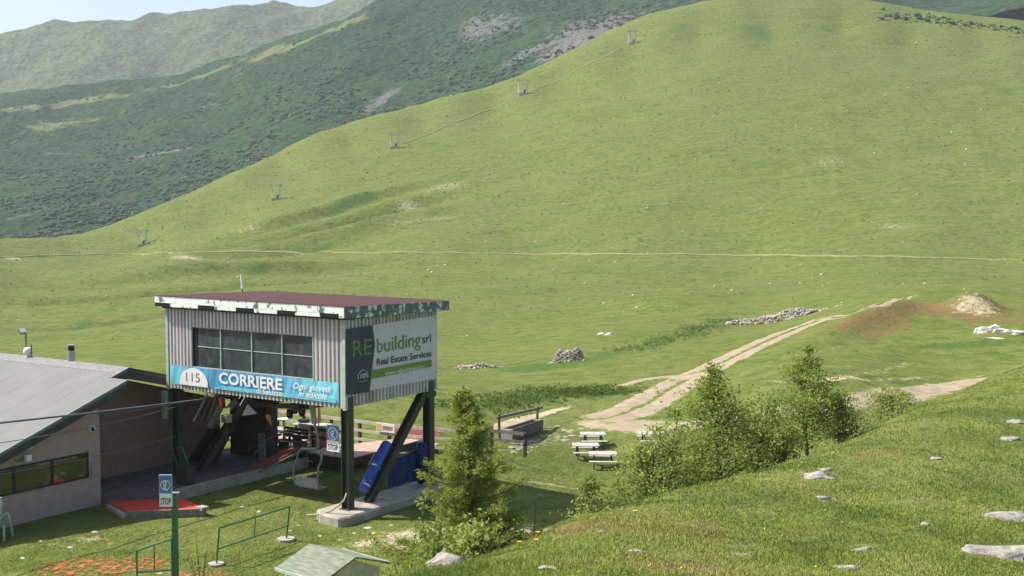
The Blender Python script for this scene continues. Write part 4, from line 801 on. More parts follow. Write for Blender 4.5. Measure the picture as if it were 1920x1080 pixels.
fence('deck_barrier', 'short dark barrier at the front edge of the plank deck', [(-7.3, 6.0), (-5.9, 6.0)], 1.0, dz, WOODD, 2)
ps = on_plane(723, 802, 1, 9.95); t_ = thing('fence_poster', 'small white printed poster tied to the deck fence', 'poster', tuple(ps))
MB().box(ps[0]-.52, ps[0]+.52, 9.93, 9.95, ps[2]-.2, ps[2]+.2).build('sheet', WHITE, t_); MB().box(ps[0]-.48, ps[0]-.25, 9.92, 9.928, ps[2]-.16, ps[2]+.16).build('yellow_print', mat('yellow_print', (.7, .5, .12), .6), t_)
for k in range(6): MB().box(ps[0]-.16+.1*k, ps[0]-.09+.1*k, 9.92, 9.928, ps[2]-.11+.03*(k % 2), ps[2]+.09).build('red_print', mat('red_print', (.5, .12, .12), .6, 0, (.3, .25, .3), 9), t_)
def table_thing(name, label, base, rz, m, group, L=1.4, own=True):
    t = thing(name, label, 'picnic table', base, group, 'own', rz)
    for k in range(5): y = -.34+.17*k; MB().box(-L/2, L/2, y-.078, y+.078, .70, .74+.003*(k % 2)).build('top_plank', m, t)
    for s_ in (-1, 1):
        for k in range(2): y = s_*(.62+.15*k); MB().box(-L/2, L/2, y-.068, y+.068, .42, .455).build('seat_plank', m, t)
        x = s_*(L/2-.25); MB().beam((x, -.30, .70), (x, -.62, 0), .06, .1).build('leg', WOODD, t); MB().beam((x, .30, .70), (x, .62, 0), .06, .1).build('leg', WOODD, t); MB().box(x+.032, x+.08, -.76, .76, .34, .418).build('crossbar', WOODD, t)
    return t
GREYT = mat('silver_grey_timber', (.48, .45, .42), .85, 0, (.36, .33, .30), 5, bump=.2)
for (a, b, lab) in [(530, 838, 'weathered picnic table on the deck left of the hanging chair'), (585, 826, 'weathered picnic table on the deck behind the hanging chair')]:
    q_ = to_world(on_plane(a, b, 2, dz)); table_thing('deck_table', lab, tuple(q_), -YAW+.2, GREYT, None, 1.7)
for (a, b, cc, lab) in [(605, 838, REDP, 'dark red bin standing on the deck beside the stop sign'), (570, 822, GREENP, 'dark green bin on the deck behind the hanging chair')]:
    q_ = on_plane(a, b, 2, dz); t_ = thing('waste_bin', lab, 'bin', tuple(q_)); MB().tube([q_+[0, 0, .005], q_+[0, 0, .8]], .22, 12, .26).build('body', cc, t_); MB().disc(q_+[0, 0, .83], (0, 0, 1), .28, .05, 14).build('lid', BLACK, t_)
for k, (a, b, lab) in enumerate([(548, 846, 'leftmost dark slatted bench on the plank deck'), (575, 840, 'dark slatted bench right of the pedestal stand on the deck')]):
    q_ = on_plane(a, b, 2, dz); t_ = thing('deck_bench', lab, 'bench', tuple(q_))
    for j in range(3): MB().box(q_[0]-.7, q_[0]+.7, q_[1]-.2+.14*j, q_[1]-.08+.14*j, dz+.42, dz+.46).build('seat_slat', WOODD, t_); MB().box(q_[0]-.7, q_[0]+.7, q_[1]+.24, q_[1]+.27, dz+.55+.15*j, dz+.67+.15*j).build('back_slat', WOODD, t_)
    for s_ in (-.6, .6): MB().box(q_[0]+s_-.03, q_[0]+s_+.03, q_[1]-.18, q_[1]+.28, dz+.005, dz+.418).build('leg', STEELD, t_)
for k, (a, b, lab) in enumerate([(520, 826, 'folded white parasol at the left end of the deck'), (598, 830, 'folded yellow parasol behind the chair hanger')]):
    q_ = on_plane(a, b, 2, dz); t_ = thing('folded_parasol', lab, 'parasol', tuple(q_)); cc = WHITE if k == 0 else mat('ochre_canvas', (.5, .36, .10), .8)
    MB().tube([q_+[0, 0, .02], q_+[0, 0, 2.1 if k == 0 else 1.7]], .025).build('pole', STEELD, t_); MB().tube([q_+[0, 0, .9], q_+[0, 0, 1.3], q_+[0, 0, 2.0 if k == 0 else 1.6]], .13, 9, .04).build('canopy', cc, t_); MB().disc(q_+[0, 0, .03], (0, 0, 1), .26, .05, 14).build('foot', CONC, t_)
for (a, b) in [(533, 838)]:
    q_ = on_plane(a, b, 2, dz); t_ = thing('bar_stand', 'white pedestal stand on the deck left of the lift chair', 'stand', tuple(q_)); MB().tube([q_+[0, 0, .02], q_+[0, 0, 1.2]], .06, 10).build('column', WHITE, t_); MB().disc(q_+[0, 0, .02], (0, 0, 1), .28, .04, 16).build('foot', GALV, t_); MB().disc(q_+[0, 0, 1.22], (0, 0, 1), .3, .04, 16).build('top', WHITE, t_)
for k, (a, lab) in enumerate([(760, 'red slatted bench left behind the slanting brace'), (792, 'red slatted bench right of the slanting brace')]):
    q_ = on_plane(a, 846, 2, .0); t_ = thing('red_bench', lab, 'bench', (q_[0], q_[1], -.1)); zz = -.1
    for j in range(3): MB().box(q_[0]-.85, q_[0]+.85, q_[1]-.2+.14*j, q_[1]-.08+.14*j, zz+.45, zz+.49).build('seat_slat', WOODR, t_); MB().box(q_[0]-.85, q_[0]+.85, q_[1]+.24, q_[1]+.27, zz+.6+.15*j, zz+.73+.15*j).build('back_slat', mat('faded_red_timber', (.42, .16, .13), .8), t_)
    for s_ in (-.7, .7): MB().box(q_[0]+s_-.04, q_[0]+s_+.04, q_[1]-.18, q_[1]+.23, zz, zz+.448).build('leg', STEELD, t_)

# ------------------------------------------------------------------ kiosk
kd = 28.; kc = at(623, 1036, kd); kg = g1(kc[0], kd); ks = thing('service_kiosk', 'cream service kiosk with mossy green gabled roof at the frame bottom', 'kiosk', (kc[0], kd, kg), None, 'own', -YAW-.12)
zt = kc[2]-kg; hw, hl = 1.06, .86
MB().box(-hl+.12, hl-.12, -hw+.2, hw-.2, 0, zt-.42).build('body', CREAM, ks)
for s_ in (-1, 1):
    MB().prism([(-hl, 0, zt+.02), (hl, 0, zt+.02), (hl, s_*hw, zt-.34), (-hl, s_*hw, zt-.34)], (0, 0, .04)).build('roof_slope', ALGAE, ks)
    MB().prism([(s_*(hl-.13), -hw+.2, zt-.419), (s_*(hl-.13), hw-.2, zt-.419), (s_*(hl-.13), 0, zt-.02)], (-s_*.04, 0, 0)).build('gable', CREAM, ks)
MB().box(-hl+.3, hl-.3, -hw+.18, -hw+.198, .1, zt-.6).build('door', mat('cream_door', (.55, .55, .45), .6), ks)
for s_ in (-1, 1): MB().beam((-hl, s_*hw, zt-.33), (hl, s_*hw, zt-.33), .04, .07).build('eave_trim', GREENL, ks)

# ------------------------------------------------------------------ left edge frame and worn red matting
q_ = hit(-6, 1015, 25); D_ = q_[1]; fr3 = thing('tubular_rack', 'pale green tube rack cut by the left edge of the frame', 'rack', tuple(q_), frame='world'); e_ = lambda a, b, d=0: tuple(at(a, b, D_+d))
MB().tube([e_(0, 933), e_(2, 945), e_(0, 965), e_(-6, 990)], .06).build('back_tube', GREENL, fr3); MB().tube([e_(-4, 978), e_(3, 970), e_(14, 961), e_(17, 968), e_(24, 1005, .3)], .035).build('arm_tube', GREENL, fr3)
MB().tube([e_(7, 985), e_(8, 1012), e_(4, 1026), e_(-8, 1035)], .04).build('leg_tube', GREENL, fr3); MB().box(q_[0]-.6, q_[0]+.08, q_[1]-.1, q_[1]+.3, q_[2]+.3, q_[2]+.38).build('seat', STEELD, fr3)
def patchy(name, c1, c2, lo):
    t = NT(name); out = [q for q in t.n if q.type == 'OUTPUT_MATERIAL'][0]; c = t.mix(t.noise(5, 4), c1, c2); t.l.new(c, t.b.inputs['Base Color']); t.b.inputs['Roughness'].default_value = .95
    tr = t.n.new('ShaderNodeBsdfTransparent'); mx = t.n.new('ShaderNodeMixShader'); a = t.attr('mask'); sp = t.n.new('ShaderNodeSeparateColor'); t.l.new(a.outputs['Color'], sp.inputs[0])
    f = t.rng(t.math('ADD', sp.outputs[0], t.rng(t.noise(3.6, 9, rough=.8), .3, .7, -.7, .7)), lo, lo+.3, 0, .9)
    t.l.new(f, mx.inputs[0]); t.l.new(tr.outputs[0], mx.inputs[1]); t.l.new(t.b.outputs[0], mx.inputs[2]); t.l.new(mx.outputs[0], out.inputs[0]); return t.m
WORN = patchy('worn_red_matting', (.50, .10, .05), (.34, .14, .05), .55)
def worn(label, cx_, cy_, L, W, an):
    c = hit(cx_, cy_, 25); n, m_ = 60, 30; a, b = np.meshgrid(np.linspace(-1, 1, n), np.linspace(-1, 1, m_), indexing='ij'); x = c[0]+a*L*math.cos(an)-b*W*math.sin(an); y = c[1]+a*L*math.sin(an)+b*W*math.cos(an)
    z = ground(x, y)+.03; k = np.zeros((n, m_, 4)); k[..., 0] = np.clip(1.15-(np.abs(a)**3+np.abs(b)**3), 0, 1)*.62; k[..., 3] = 1
    o = np_mesh('worn_matting', np.stack([x, y, z], -1).reshape(-1, 3), grid_faces(n, m_), WORN, colors=k.reshape(-1, 4), loc=c); return tag(o, label, 'matting')
worn('worn red matting with grass growing through left of the stop post', 195, 1062, 2.6, 1.3, .15); worn('worn red matting right of the stop post at the frame bottom', 365, 1084, 1.3, .8, .1)

# ------------------------------------------------------------------ drag lift pylons on the far slope
for i, (a, b, h, lab) in enumerate([(266, 461, 30, 'lowest lattice drag lift pylon, nearest the contour path'), (517, 375, 28, 'second lowest drag lift pylon on the far slope'), (739, 278, 27, 'middle drag lift pylon of five on the far slope'), (980, 178, 28, 'second highest drag lift pylon beside the climbing trail'), (1185, 82, 24, 'highest drag lift pylon close to the skyline')]):
    q_ = hit(a, b, 250); s_ = h*q_[1]/FPX; x, y, z = q_; w1, w2 = s_*.15, s_*.30
    t = thing('lift_pylon', lab, 'pylon', tuple(q_), 'drag lift pylons on the far slope', 'world')
    PYL = mat('pylon_steel', (.62, .64, .60), .6, .1, (.45, .47, .44), .5); r_ = s_*.042
    for sg in (-1, 1):
        MB().tube([(x+sg*w1, y, z-.6), (x+sg*w2, y+.3, z+s_)], r_, 6).build('leg', PYL, t); MB().tube([(x+sg*w1*1.9, y+1.2, z-.6), (x+sg*w2*.85, y+.4, z+s_*.6)], r_*.8, 6).build('stay', PYL, t)
        MB().box(x+sg*w2-s_*.06, x+sg*w2+s_*.06, y-.3, y+.9, z+s_*1.0, z+s_*1.05).build('sheave_set', PYL, t)
    MB().box(x-w2*1.45, x+w2*1.45, y+.0, y+.5, z+s_*.93, z+s_*.99).build('crossbar', PYL, t); MB().box(x-w1*1.7, x+w1*1.7, y-.7, y+.7, z-.8, z+s_*.12).build('base', CONC, t)
    MB().beam((x+w1*.5, y, z), (x+w1*.9, y, z+s_*.35), r_*2.4, r_*2.4).build('counterweight', STEELD, t)

# ------------------------------------------------------------------ picnic tables, trough with hitching rail
for (a, b, lab, rz) in [(1112, 838, 'grey picnic table on the lawn farthest left, nearest the gravel', .05), (1098, 860, 'grey picnic table in the middle of the three lawn tables', .02), (1130, 877, 'grey picnic table on the lawn nearest the shadow', -.06), (1222, 838, 'grey picnic table on the lawn behind the bushy birch', .03)]:
    q_ = hit(a, b, 45); table_thing('picnic_table', lab, tuple(q_), rz, GREYT, 'picnic tables on the lawn', 1.35)
q0, q1 = hit(937, 826, 45), hit(1007, 801, 45); t = thing('timber_trough', 'dark timber water trough lying under a rail frame', 'trough', tuple(hit(975, 818, 45)), frame='world')
a, b = hit(950, 825, 45), hit(1008, 805, 45); d = (b-a)/np.linalg.norm(b-a); sd = np.array([-d[1], d[0], 0])
OAK = mat('dark_trough_timber', (.10, .08, .065), .8, 0, (.16, .135, .11), 3, bump=.3)
for sg in (-.28, .28): MB().beam(a+sd*sg+[0, 0, .28], b+sd*sg+[0, 0, .28], .10, .58).build('side_plank', OAK, t)
MB().beam(a+[0, 0, .12], b+[0, 0, .12], .46, .10).build('bottom', OAK, t)
for p_ in (a, b): MB().beam(p_-sd*.33+[0, 0, .27]-d*.05, p_+sd*.33+[0, 0, .27]-d*.05, .10, .6).build('end_block', mat('pale_end_grain', (.55, .52, .46), .8), t)
t = thing('hitching_rail', 'two dark posts carrying a slanting rail over the trough', 'rail', tuple(q0), frame='world'); p0, p1 = at(935, 776, q0[1]), at(1008, 762, q1[1])
MB().tube([q0-[0, 0, .2], p0], .075, 8).build('post', OAK, t); MB().tube([q1-[0, 0, .2], p1], .075, 8).build('post', OAK, t)
e = (p1-p0); MB().beam(p0-e*.05-[0, 0, .18], p1+e*.12-[0, 0, .12], .1, .14).build('cross_rail', WOOD, t)

# ------------------------------------------------------------------ rocks
ROCK = mat('lichen_grey_rock', (.36, .33, .29), .95, 0, (.17, .16, .135), 7, bump=.6, bscale=18); ROCKP = mat('pale_limestone', (.48, .45, .40), .95, 0, (.32, .30, .26), 3, bump=.6, bscale=14)
def rock_verts(seed, sx, sy, sz, sub=2):
    bm = bmesh.new(); bmesh.ops.create_icosphere(bm, subdivisions=sub, radius=1); r_ = np.random.default_rng(seed); k = r_.normal(size=(5, 3)); o_ = r_.uniform(.55, .95, 5); ph = r_.random(3)*9
    V = np.array([v.co[:] for v in bm.verts]); Fc = np.array([[v.index for v in f.verts] for f in bm.faces]); bm.free()
    k = np.concatenate([k, r_.normal(size=(4, 3))]); o_ = np.concatenate([o_, r_.uniform(.6, .95, 4)])
    for kk, oo in zip(k/np.linalg.norm(k, axis=1)[:, None], o_): d = V@kk; V = V-np.outer(np.maximum(0, d-oo*.8), kk)
    if sub >= 3: V = V*(1+.16*np.sin(V[:, [0]]*3.3+ph[1])*np.cos(V[:, [1]]*4.1+ph[2])+.06*np.sin(V[:, [0]]*13+ph[0])*np.sin(V[:, [1]]*12+ph[2]))
    V = V*(1+.10*np.sin(V[:, [1]]*5+ph[0])*np.sin(V[:, [0]]*6+ph[1])+.05*np.sin(V[:, [2]]*11+ph[2])); return V*np.array([sx, sy, sz]), Fc
def rock(name, label, p, sx, sy, sz, seed, m=ROCK, group=None, rz=0., cat='rock', sub=2):
    V, Fc = rock_verts(seed, sx, sy, sz, sub); o = np_mesh(name, V, Fc, m, smooth=False); o.location = [float(q) for q in p]; o.rotation_euler = (0, 0, rz); return tag(o, label, cat, group)
for i, (a, b, w_, fl, lab) in enumerate([(845,1056,118,.3,'long pale flat boulder below the larch at the frame bottom'),(1550,940,40,.55,'rounded pale boulder alone in the middle of the near slope'),(1532,893,82,.2,'long thin rock slab behind the rounded boulder'),(1552,882,30,.3,'small stone just behind the long thin slab'),
    (1885,974,120,.34,'wide grey slab at the right frame edge below the hillside'),(1872,1042,140,.4,'largest grey boulder in the bottom right corner'),(1596,1066,58,.35,'pale rock at the bottom frame edge left of the corner boulder'),(1622,1032,48,.3,'flat rock just above the bottom edge rock'),(1385,1040,52,.12,'thin flat stone sunk in grass at the bottom centre'),
    (1735,983,28,.3,'small grey stone left of the wide right slab'),(1028,1066,42,.25,'small flat stone near the bottom, right of the long pale boulder'),(1188,1034,44,.15,'sunken flat stone in dry grass left of centre'),(1893,824,42,.25,'small stone by the right frame edge on the upper near slope'),(1755,861,30,.3,'small stone high on the near slope'),(1905,792,40,.2,'flat stone at the right edge under the gravel track'),(1130,998,20,.3,'tiny pale stone in heather on the near crest')]):
    q_ = hit(a, b, 9, 50); s_ = w_/FPX*q_[1]/2; rock('boulder', lab, q_+[0, 0, -s_*fl*.2], s_*1.05, s_*.85, s_*fl*1.3, 100+i, ROCK, None, 0, 'rock', 3)
ys_ = [(485,959,18),(455,951,16),(178,997,20),(133,1026,18),(75,1014,12),(42,1047,18),(300,1075,18),(545,995,16),(585,975,12),(700,1015,22),(730,1005,18),(765,1002,20),(700,1000,16),(670,1018,14),(735,985,14),(790,1010,18),(820,995,22),(760,1022,20),(665,1000,12),(640,1012,14),(600,1005,14),(560,985,10),(930,990,18),(975,1010,20),(890,1015,20),(850,975,12),(1000,985,14),(520,875,16),(575,885,10),(680,870,14),(715,880,16),(745,858,14),(770,865,18),(690,990,26),(715,1020,24)]
for i, (a, b, w_) in enumerate(ys_):
    q_ = hit(a, b, 26); s_ = w_/FPX*q_[1]/2; rock('yard_stone', 'small pale stone lying in the short yard grass', q_, s_, s_*.7, s_*.22, 200+i, ROCKP, 'pale stones in the yard grass', random.random()*3, 'stone')
r2 = np.random.default_rng(3)
for i in range(30):
    t = r2.random(); a = 945+t*150+r2.normal()*8; b = 846-t*42+r2.normal()*(5+4*t); q_ = hit(a, b, 45); s_ = r2.uniform(.12, .34); rock('flagstone', 'flat pale flagstone of the broken stone path past the trough', q_, s_*1.2, s_*.9, .035, 300+i, ROCK, 'flagstones of the path', r2.random()*3, 'stone', 2)
WHITER = mat('white_limestone', (.66, .64, .60), .95, 0, (.48, .44, .38), 3, bump=.6, bscale=14)
for i, (a, b, w_, h_, lab) in enumerate([(1846,622,34,.8,'white limestone block at the tip of the right bank'),(1864,617,34,.6,'white limestone hump right of the tip block'),(1886,622,46,.3,'white limestone ledge middle piece on the right bank'),(1912,625,38,.3,'white limestone ledge at the right frame edge'),(1868,635,46,.09,'fallen white limestone beam below the right bank'),(1140,628,22,.6,'white boulder above the round stone heap'),(1127,627,16,.5,'small white stone left of the white boulder')]):
    q_ = hit(a, b, 70); s_ = w_/FPX*q_[1]/2; rock('limestone', lab, q_-[0, 0, s_*h_*.25], s_*1.05, s_*(.12 if i == 4 else .5), s_*h_*1.3, 400+i, WHITER, None, -.4 if i == 4 else 0, 'rock', 3)
def heap(label, a, b, w_, h_, n, seed, cat='stone heap'):
    c = hit(a, b, 80); sc = c[1]/FPX; r_ = np.random.default_rng(seed); W, Hh = w_*sc/2, h_*sc; t = thing('stone_heap', label, cat, tuple(c), frame='world'); V, Fs, k = [], [], 0; XY = []; base = [rock_verts(seed+j, 1, 1, .8, 1) for j in range(8)]
    for i in range(n):
        an = r_.random()*6.283; rr = math.sqrt(r_.random())*(1 if i % 6 else 1.35)*(1+.18*math.sin(an*3+seed)); x, y = rr*math.cos(an), rr*math.sin(an); s_ = W/14*r_.uniform(.6, 1.5) if w_ < 100 else W/36*r_.uniform(.6, 1.6)
        v, f = base[i % 8]; ca, sa = math.cos(an*3), math.sin(an*3); v = np.stack([v[:, 0]*ca-v[:, 1]*sa, v[:, 0]*sa+v[:, 1]*ca, v[:, 2]], 1)*s_
        px_, py_ = c[0]+x*W, c[1]+y*W*.35*(1 if w_ < 100 else .5); z = Hh*max(0, 1-rr**2)*(.62+.3*math.sin(x*5+seed)*math.cos(y*4)); V.append(v+[px_, py_, z]); XY.append((px_, py_, len(v))); Fs.append(f+k); k += len(v)
    XY = np.array(XY); gz_ = ground(XY[:, 0], XY[:, 1]); V = [v+[0, 0, q] for v, q in zip(V, gz_)]
    o = np_mesh('stones', np.concatenate(V), np.concatenate(Fs), ROCKH, t, loc=None); o.data.transform(Matrix.Translation(-Vector(c))); o['kind'] = 'stuff'; return t
ROCKH = mat('mixed_field_stone', (.46, .40, .35), .95, 0, (.26, .225, .19), .9, bump=.3, thr=(.3, .7), detail=8)
heap('round heap of pinkish field stones in the valley hollow', 1066, 678, 66, 36, 420, 11); heap('long spread of pale field stones below the far slope', 1450, 604, 190, 22, 620, 12); heap('low scatter of grey stones beside the larch top', 895, 690, 84, 10, 130, 13)

# ------------------------------------------------------------------ foliage
def leaf_mat(name, c1, c2, tr=.35, up=0.):
    t = NT(name); out = [q for q in t.n if q.type == 'OUTPUT_MATERIAL'][0]; a = t.attr('mask'); c = t.mix(a.outputs['Fac'], c1, c2); t.l.new(c, t.b.inputs['Base Color']); t.b.inputs['Roughness'].default_value = .7; t.b.inputs['Specular IOR Level'].default_value = .15
    if up:
        ge = t.n.new('ShaderNodeNewGeometry'); vm = t.n.new('ShaderNodeMix'); vm.data_type = 'VECTOR'; vm.inputs[0].default_value = up; t.l.new(ge.outputs['Normal'], vm.inputs[4]); vm.inputs[5].default_value = (0, -.05, 1)
        nv = t.n.new('ShaderNodeVectorMath'); nv.operation = 'NORMALIZE'; t.l.new(vm.outputs[1], nv.inputs[0]); t.l.new(nv.outputs[0], t.b.inputs['Normal'])
    tl = t.n.new('ShaderNodeBsdfTranslucent'); t.l.new(t.mix(.5, c, (.16, .20, .02)), tl.inputs[0]); mx = t.n.new('ShaderNodeMixShader'); mx.inputs[0].default_value = tr
    t.l.new(t.b.outputs[0], mx.inputs[1]); t.l.new(tl.outputs[0], mx.inputs[2]); t.l.new(mx.outputs[0], out.inputs[0]); return t.m
BIRCH = leaf_mat('birch_leaf', (.15, .22, .042), (.34, .40, .090), .5, .3); WILLOW = leaf_mat('willow_leaf', (.18, .25, .055), (.38, .43, .12), .5, .3); LARCH = leaf_mat('larch_needle', (.17, .225, .04), (.38, .42, .09), .5, .3)
BARK = mat('young_birch_bark', (.16, .115, .085), .9, 0, (.09, .065, .05), 12, bump=.4); LBARK = mat('larch_bark', (.11, .075, .055), .9, 0, (.07, .05, .04), 12, bump=.4)
def leaf_cloud(C, size, r_, asp=.62, tri=False):
    n = len(C); d = r_.normal(size=(n, 3)); d[:, 2] *= .6; d /= np.linalg.norm(d, axis=1)[:, None]; u = r_.normal(size=(n, 3)); u -= d*(u*d).sum(1)[:, None]; u /= np.linalg.norm(u, axis=1)[:, None]
    L = (size*r_.uniform(.6, 1.35, n))[:, None]; w_ = L*asp*.5
    V = np.stack([C-d*L*.5, C+u*w_, C+d*L*.5, C-u*w_], 1).reshape(-1, 3); return V, np.arange(4*n).reshape(-1, 4)
def broadleaf(name, label, base, h, spread, nb, leaves, seed, m, cat='tree', size=.074, lowfrac=.06, cone=.8, group=None, stems=1, lean=0., bark=None):
    r_ = np.random.default_rng(seed); t = thing(name, label, cat, tuple(base), group, 'own', 0.); tips = []; tr = br = MB()
    for s_ in range(stems):
        off = r_.normal(size=2)*(.10 if stems > 1 else 0)*h; ht = h*(1 if s_ == 0 else r_.uniform(.55, .9)); P = [(0, 0, -.15)]
        for k in range(1, 9): f = k/8; P.append((off[0]*f*1.6+lean*f*f*h+.03*h*math.sin(3*f+seed), off[1]*f*1.6+.02*h*math.sin(4*f+seed*2), ht*f))
        tr.tube(P, .018*h*(1 if s_ == 0 else .7), 7, .003*h); P = np.array(P)
        for b_ in range(max(3, nb//stems)):
            f = lowfrac+(1-lowfrac)*r_.random()**.85; i = f*8; k = min(7, int(i)); p = P[k]+(P[k+1]-P[k])*(i-k); an = r_.random()*6.283
            L = spread*(max(.10, (1-f)**cone)*(.55+.45*min(1, f/.22)))*r_.uniform(.65, 1.15); up = r_.uniform(.25, .9); dv = np.array([math.cos(an), math.sin(an), up]); dv /= np.linalg.norm(dv)
            Q = [p+dv*L*g_+np.array([0, 0, .12*L*math.sin(g_*3)]) for g_ in (0, .35, .7, 1)]; br.tube(Q, .006*h*(1-f*.6), 4, .0015*h, cap=False)
            m_ = max(6, int(leaves*L/spread/nb*2.1)); g_ = r_.random(m_)**.6; cc = np.array([np.interp(g_, (0, .35, .7, 1), [q[j] for q in Q]) for j in range(3)]).T; clump = r_.normal(size=(3, 3))*.16*L
            tips.append(cc+clump[r_.integers(0, 3, m_)]+r_.normal(size=(m_, 3))*(.10*L+.05)*np.array([1, 1, .8]))
    tr.build('trunk', bark or BARK, t, smooth=True); C = np.concatenate(tips); C[:, 2] = np.maximum(C[:, 2], .03)
    V, Fc = leaf_cloud(C, size, r_); col = np.repeat(np.clip(r_.beta(2, 2, len(C))+.25*np.sin(C[:, 0]*3.1+C[:, 2]*2.3+seed), 0, 1), 4); np_mesh('crown', V, Fc, m, t, colors=np.stack([col, col, col, col*0+1], 1)); return t
def plant(a, b, top, D=None, **k):
    q_ = hit(a, b, 9) if D is None else at(a, b, D)
    if D is not None: q_[2] = g1(q_[0], D)
    ztop = at(a, top, q_[1])[2]; return q_, ztop-q_[2]
for (a, b, top, D, sp, nb, lv, seed, m, lab, kw) in [
    (1345,900,688,29,1.75,95,9500,21,BIRCH,'tallest young birch, with dark trunk, left of the pair',{}),
    (1515,845,650,33,1.75,95,9500,22,BIRCH,'pointed young birch, right of the pair',dict(cone=.9)),
    (1425,880,745,30.5,1.35,60,6500,23,WILLOW,'bright bushy sapling filling the gap between the two birches',dict(stems=2,cone=.6)),
    (1575,825,740,33.5,.9,36,3400,29,BIRCH,'low leafy sapling at the right foot of the pointed birch',dict(stems=2,cone=.5)),
    (1222,930,765,26,1.3,64,7000,24,WILLOW,'thin open birch with bare twigs standing before the hidden table',dict(stems=3,cone=.7)),
    (1648,800,725,37,1.1,36,2200,25,WILLOW,'light sapling in front of the right gravel track',dict(stems=2)),
    (1690,775,722,39,.9,22,1200,26,BIRCH,'sparse rightmost sapling on the near crest',dict(stems=2)),
    (1290,915,815,27.5,1.2,44,4200,30,BIRCH,'low leafy sapling left of the tallest birch trunk',dict(stems=3,cone=.45)),
    (1108,985,895,22,.75,34,2000,27,WILLOW,'small sapling alone between the larch and the thin birch',{})]:
    q_, h = plant(a, b, top, D); broadleaf('young_birch' if m is BIRCH else 'sapling', lab, q_, h, sp, nb, lv, seed, m, **kw)
for (a, b, top, D, sp, nb, lv, seed, m, lab, kw) in [
    (822,1055,935,19,.95,40,1700,41,WILLOW,'tall twiggy shrub at the left foot of the larch',dict(stems=4)),
    (770,1060,985,24,.9,30,1300,42,WILLOW,'thin grey green shrub beside the stony ground',dict(stems=4)),
    (995,1000,945,20,.6,34,1700,43,WILLOW,'round leafy shrub at the right foot of the larch',dict(stems=4, cone=.4)),
    (735,1078,1020,26,1.0,24,900,44,WILLOW,'low shrub touching the kiosk roof',dict(stems=4)),
    (890,1040,985,17,.7,36,2000,45,WILLOW,'bright low shrub under the larch skirt',dict(stems=4, cone=.4)),
    (375,1058,1010,32,.6,24,700,46,WILLOW,'sparse pale shrub by the red matting',dict(stems=5)),
    (1165,960,915,23,.6,24,1100,47,BIRCH,'low shrub on the heather crest',dict(stems=3, cone=.4)),
    (1310,905,860,27,.9,30,1700,48,BIRCH,'rounded undergrowth shrub below the tallest birch',dict(stems=4, cone=.4)),
    (1470,865,800,31,1.0,40,3000,49,BIRCH,'rounded undergrowth shrub below the pointed birch',dict(stems=4, cone=.4))]:
    q_, h = plant(a, b, top, D); broadleaf('shrub', lab, q_, max(h, .5), sp*.72, nb, lv*.62, seed, m, 'shrub', **kw)
# larch
def larch(label, base, h, spread, seed):
    r_ = np.random.default_rng(seed); t = thing('larch', label, 'tree', tuple(base), None, 'own', 0.); P = [np.array([.0+.10*h*((k/10)**1.5)*-.55+.012*h*math.sin(k), .01*h*math.cos(k*1.3), h*k/10-.2*(k == 0)]) for k in range(11)]
    br = MB().tube(P, .02*h, 8, .003*h); P = np.array(P); C = []; 
    for b_ in range(150):
        f = .03+.95*(b_/150)**.95; i = f*10; k = min(9, int(i)); p = P[k]+(P[k+1]-P[k])*(i-k); an = b_*2.4+r_.normal()*.3; L = spread*max(.08, (1-f)**.8)*r_.uniform(.35, 1.25)*(1.45 if b_ % 11 == 0 else 1)*(.75+.25*min(1, f/.15)); dv = np.array([math.cos(an), math.sin(an), r_.uniform(-.12, .35)])
        Q = [p+dv*L*g_+np.array([0, 0, -.16*L*math.sin(g_*2.6)+.10*L*g_*g_]) for g_ in (0, .33, .66, 1)]; br.tube(Q, .004*h*(1-f*.6), 4, .001*h, cap=False)
        for tw in range(int(7+23*L)):
            g_ = r_.uniform(.12, 1); q_ = np.array([np.interp(g_, (0, .33, .66, 1), [q[j] for q in Q]) for j in range(3)]); a2 = an+r_.choice([-1, 1])*r_.uniform(.5, 1.2); l2 = L*.34*(1.15-g_)+.07; e_ = q_+np.array([math.cos(a2), math.sin(a2), r_.uniform(-.35, .2)])*l2
            m_ = int(8+l2*62); s_ = r_.random(m_)[:, None]; C.append(q_+(e_-q_)*s_+r_.normal(size=(m_, 3))*.03)
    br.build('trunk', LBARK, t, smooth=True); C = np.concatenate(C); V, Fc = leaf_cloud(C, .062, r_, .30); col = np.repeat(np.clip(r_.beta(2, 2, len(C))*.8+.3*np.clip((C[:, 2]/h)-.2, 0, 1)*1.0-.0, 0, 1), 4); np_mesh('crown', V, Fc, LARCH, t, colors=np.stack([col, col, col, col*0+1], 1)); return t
q_, h = plant(893, 1032, 722, 20.5); larch('young yellow green larch standing right of the station post', q_, h, 1.45, 5)

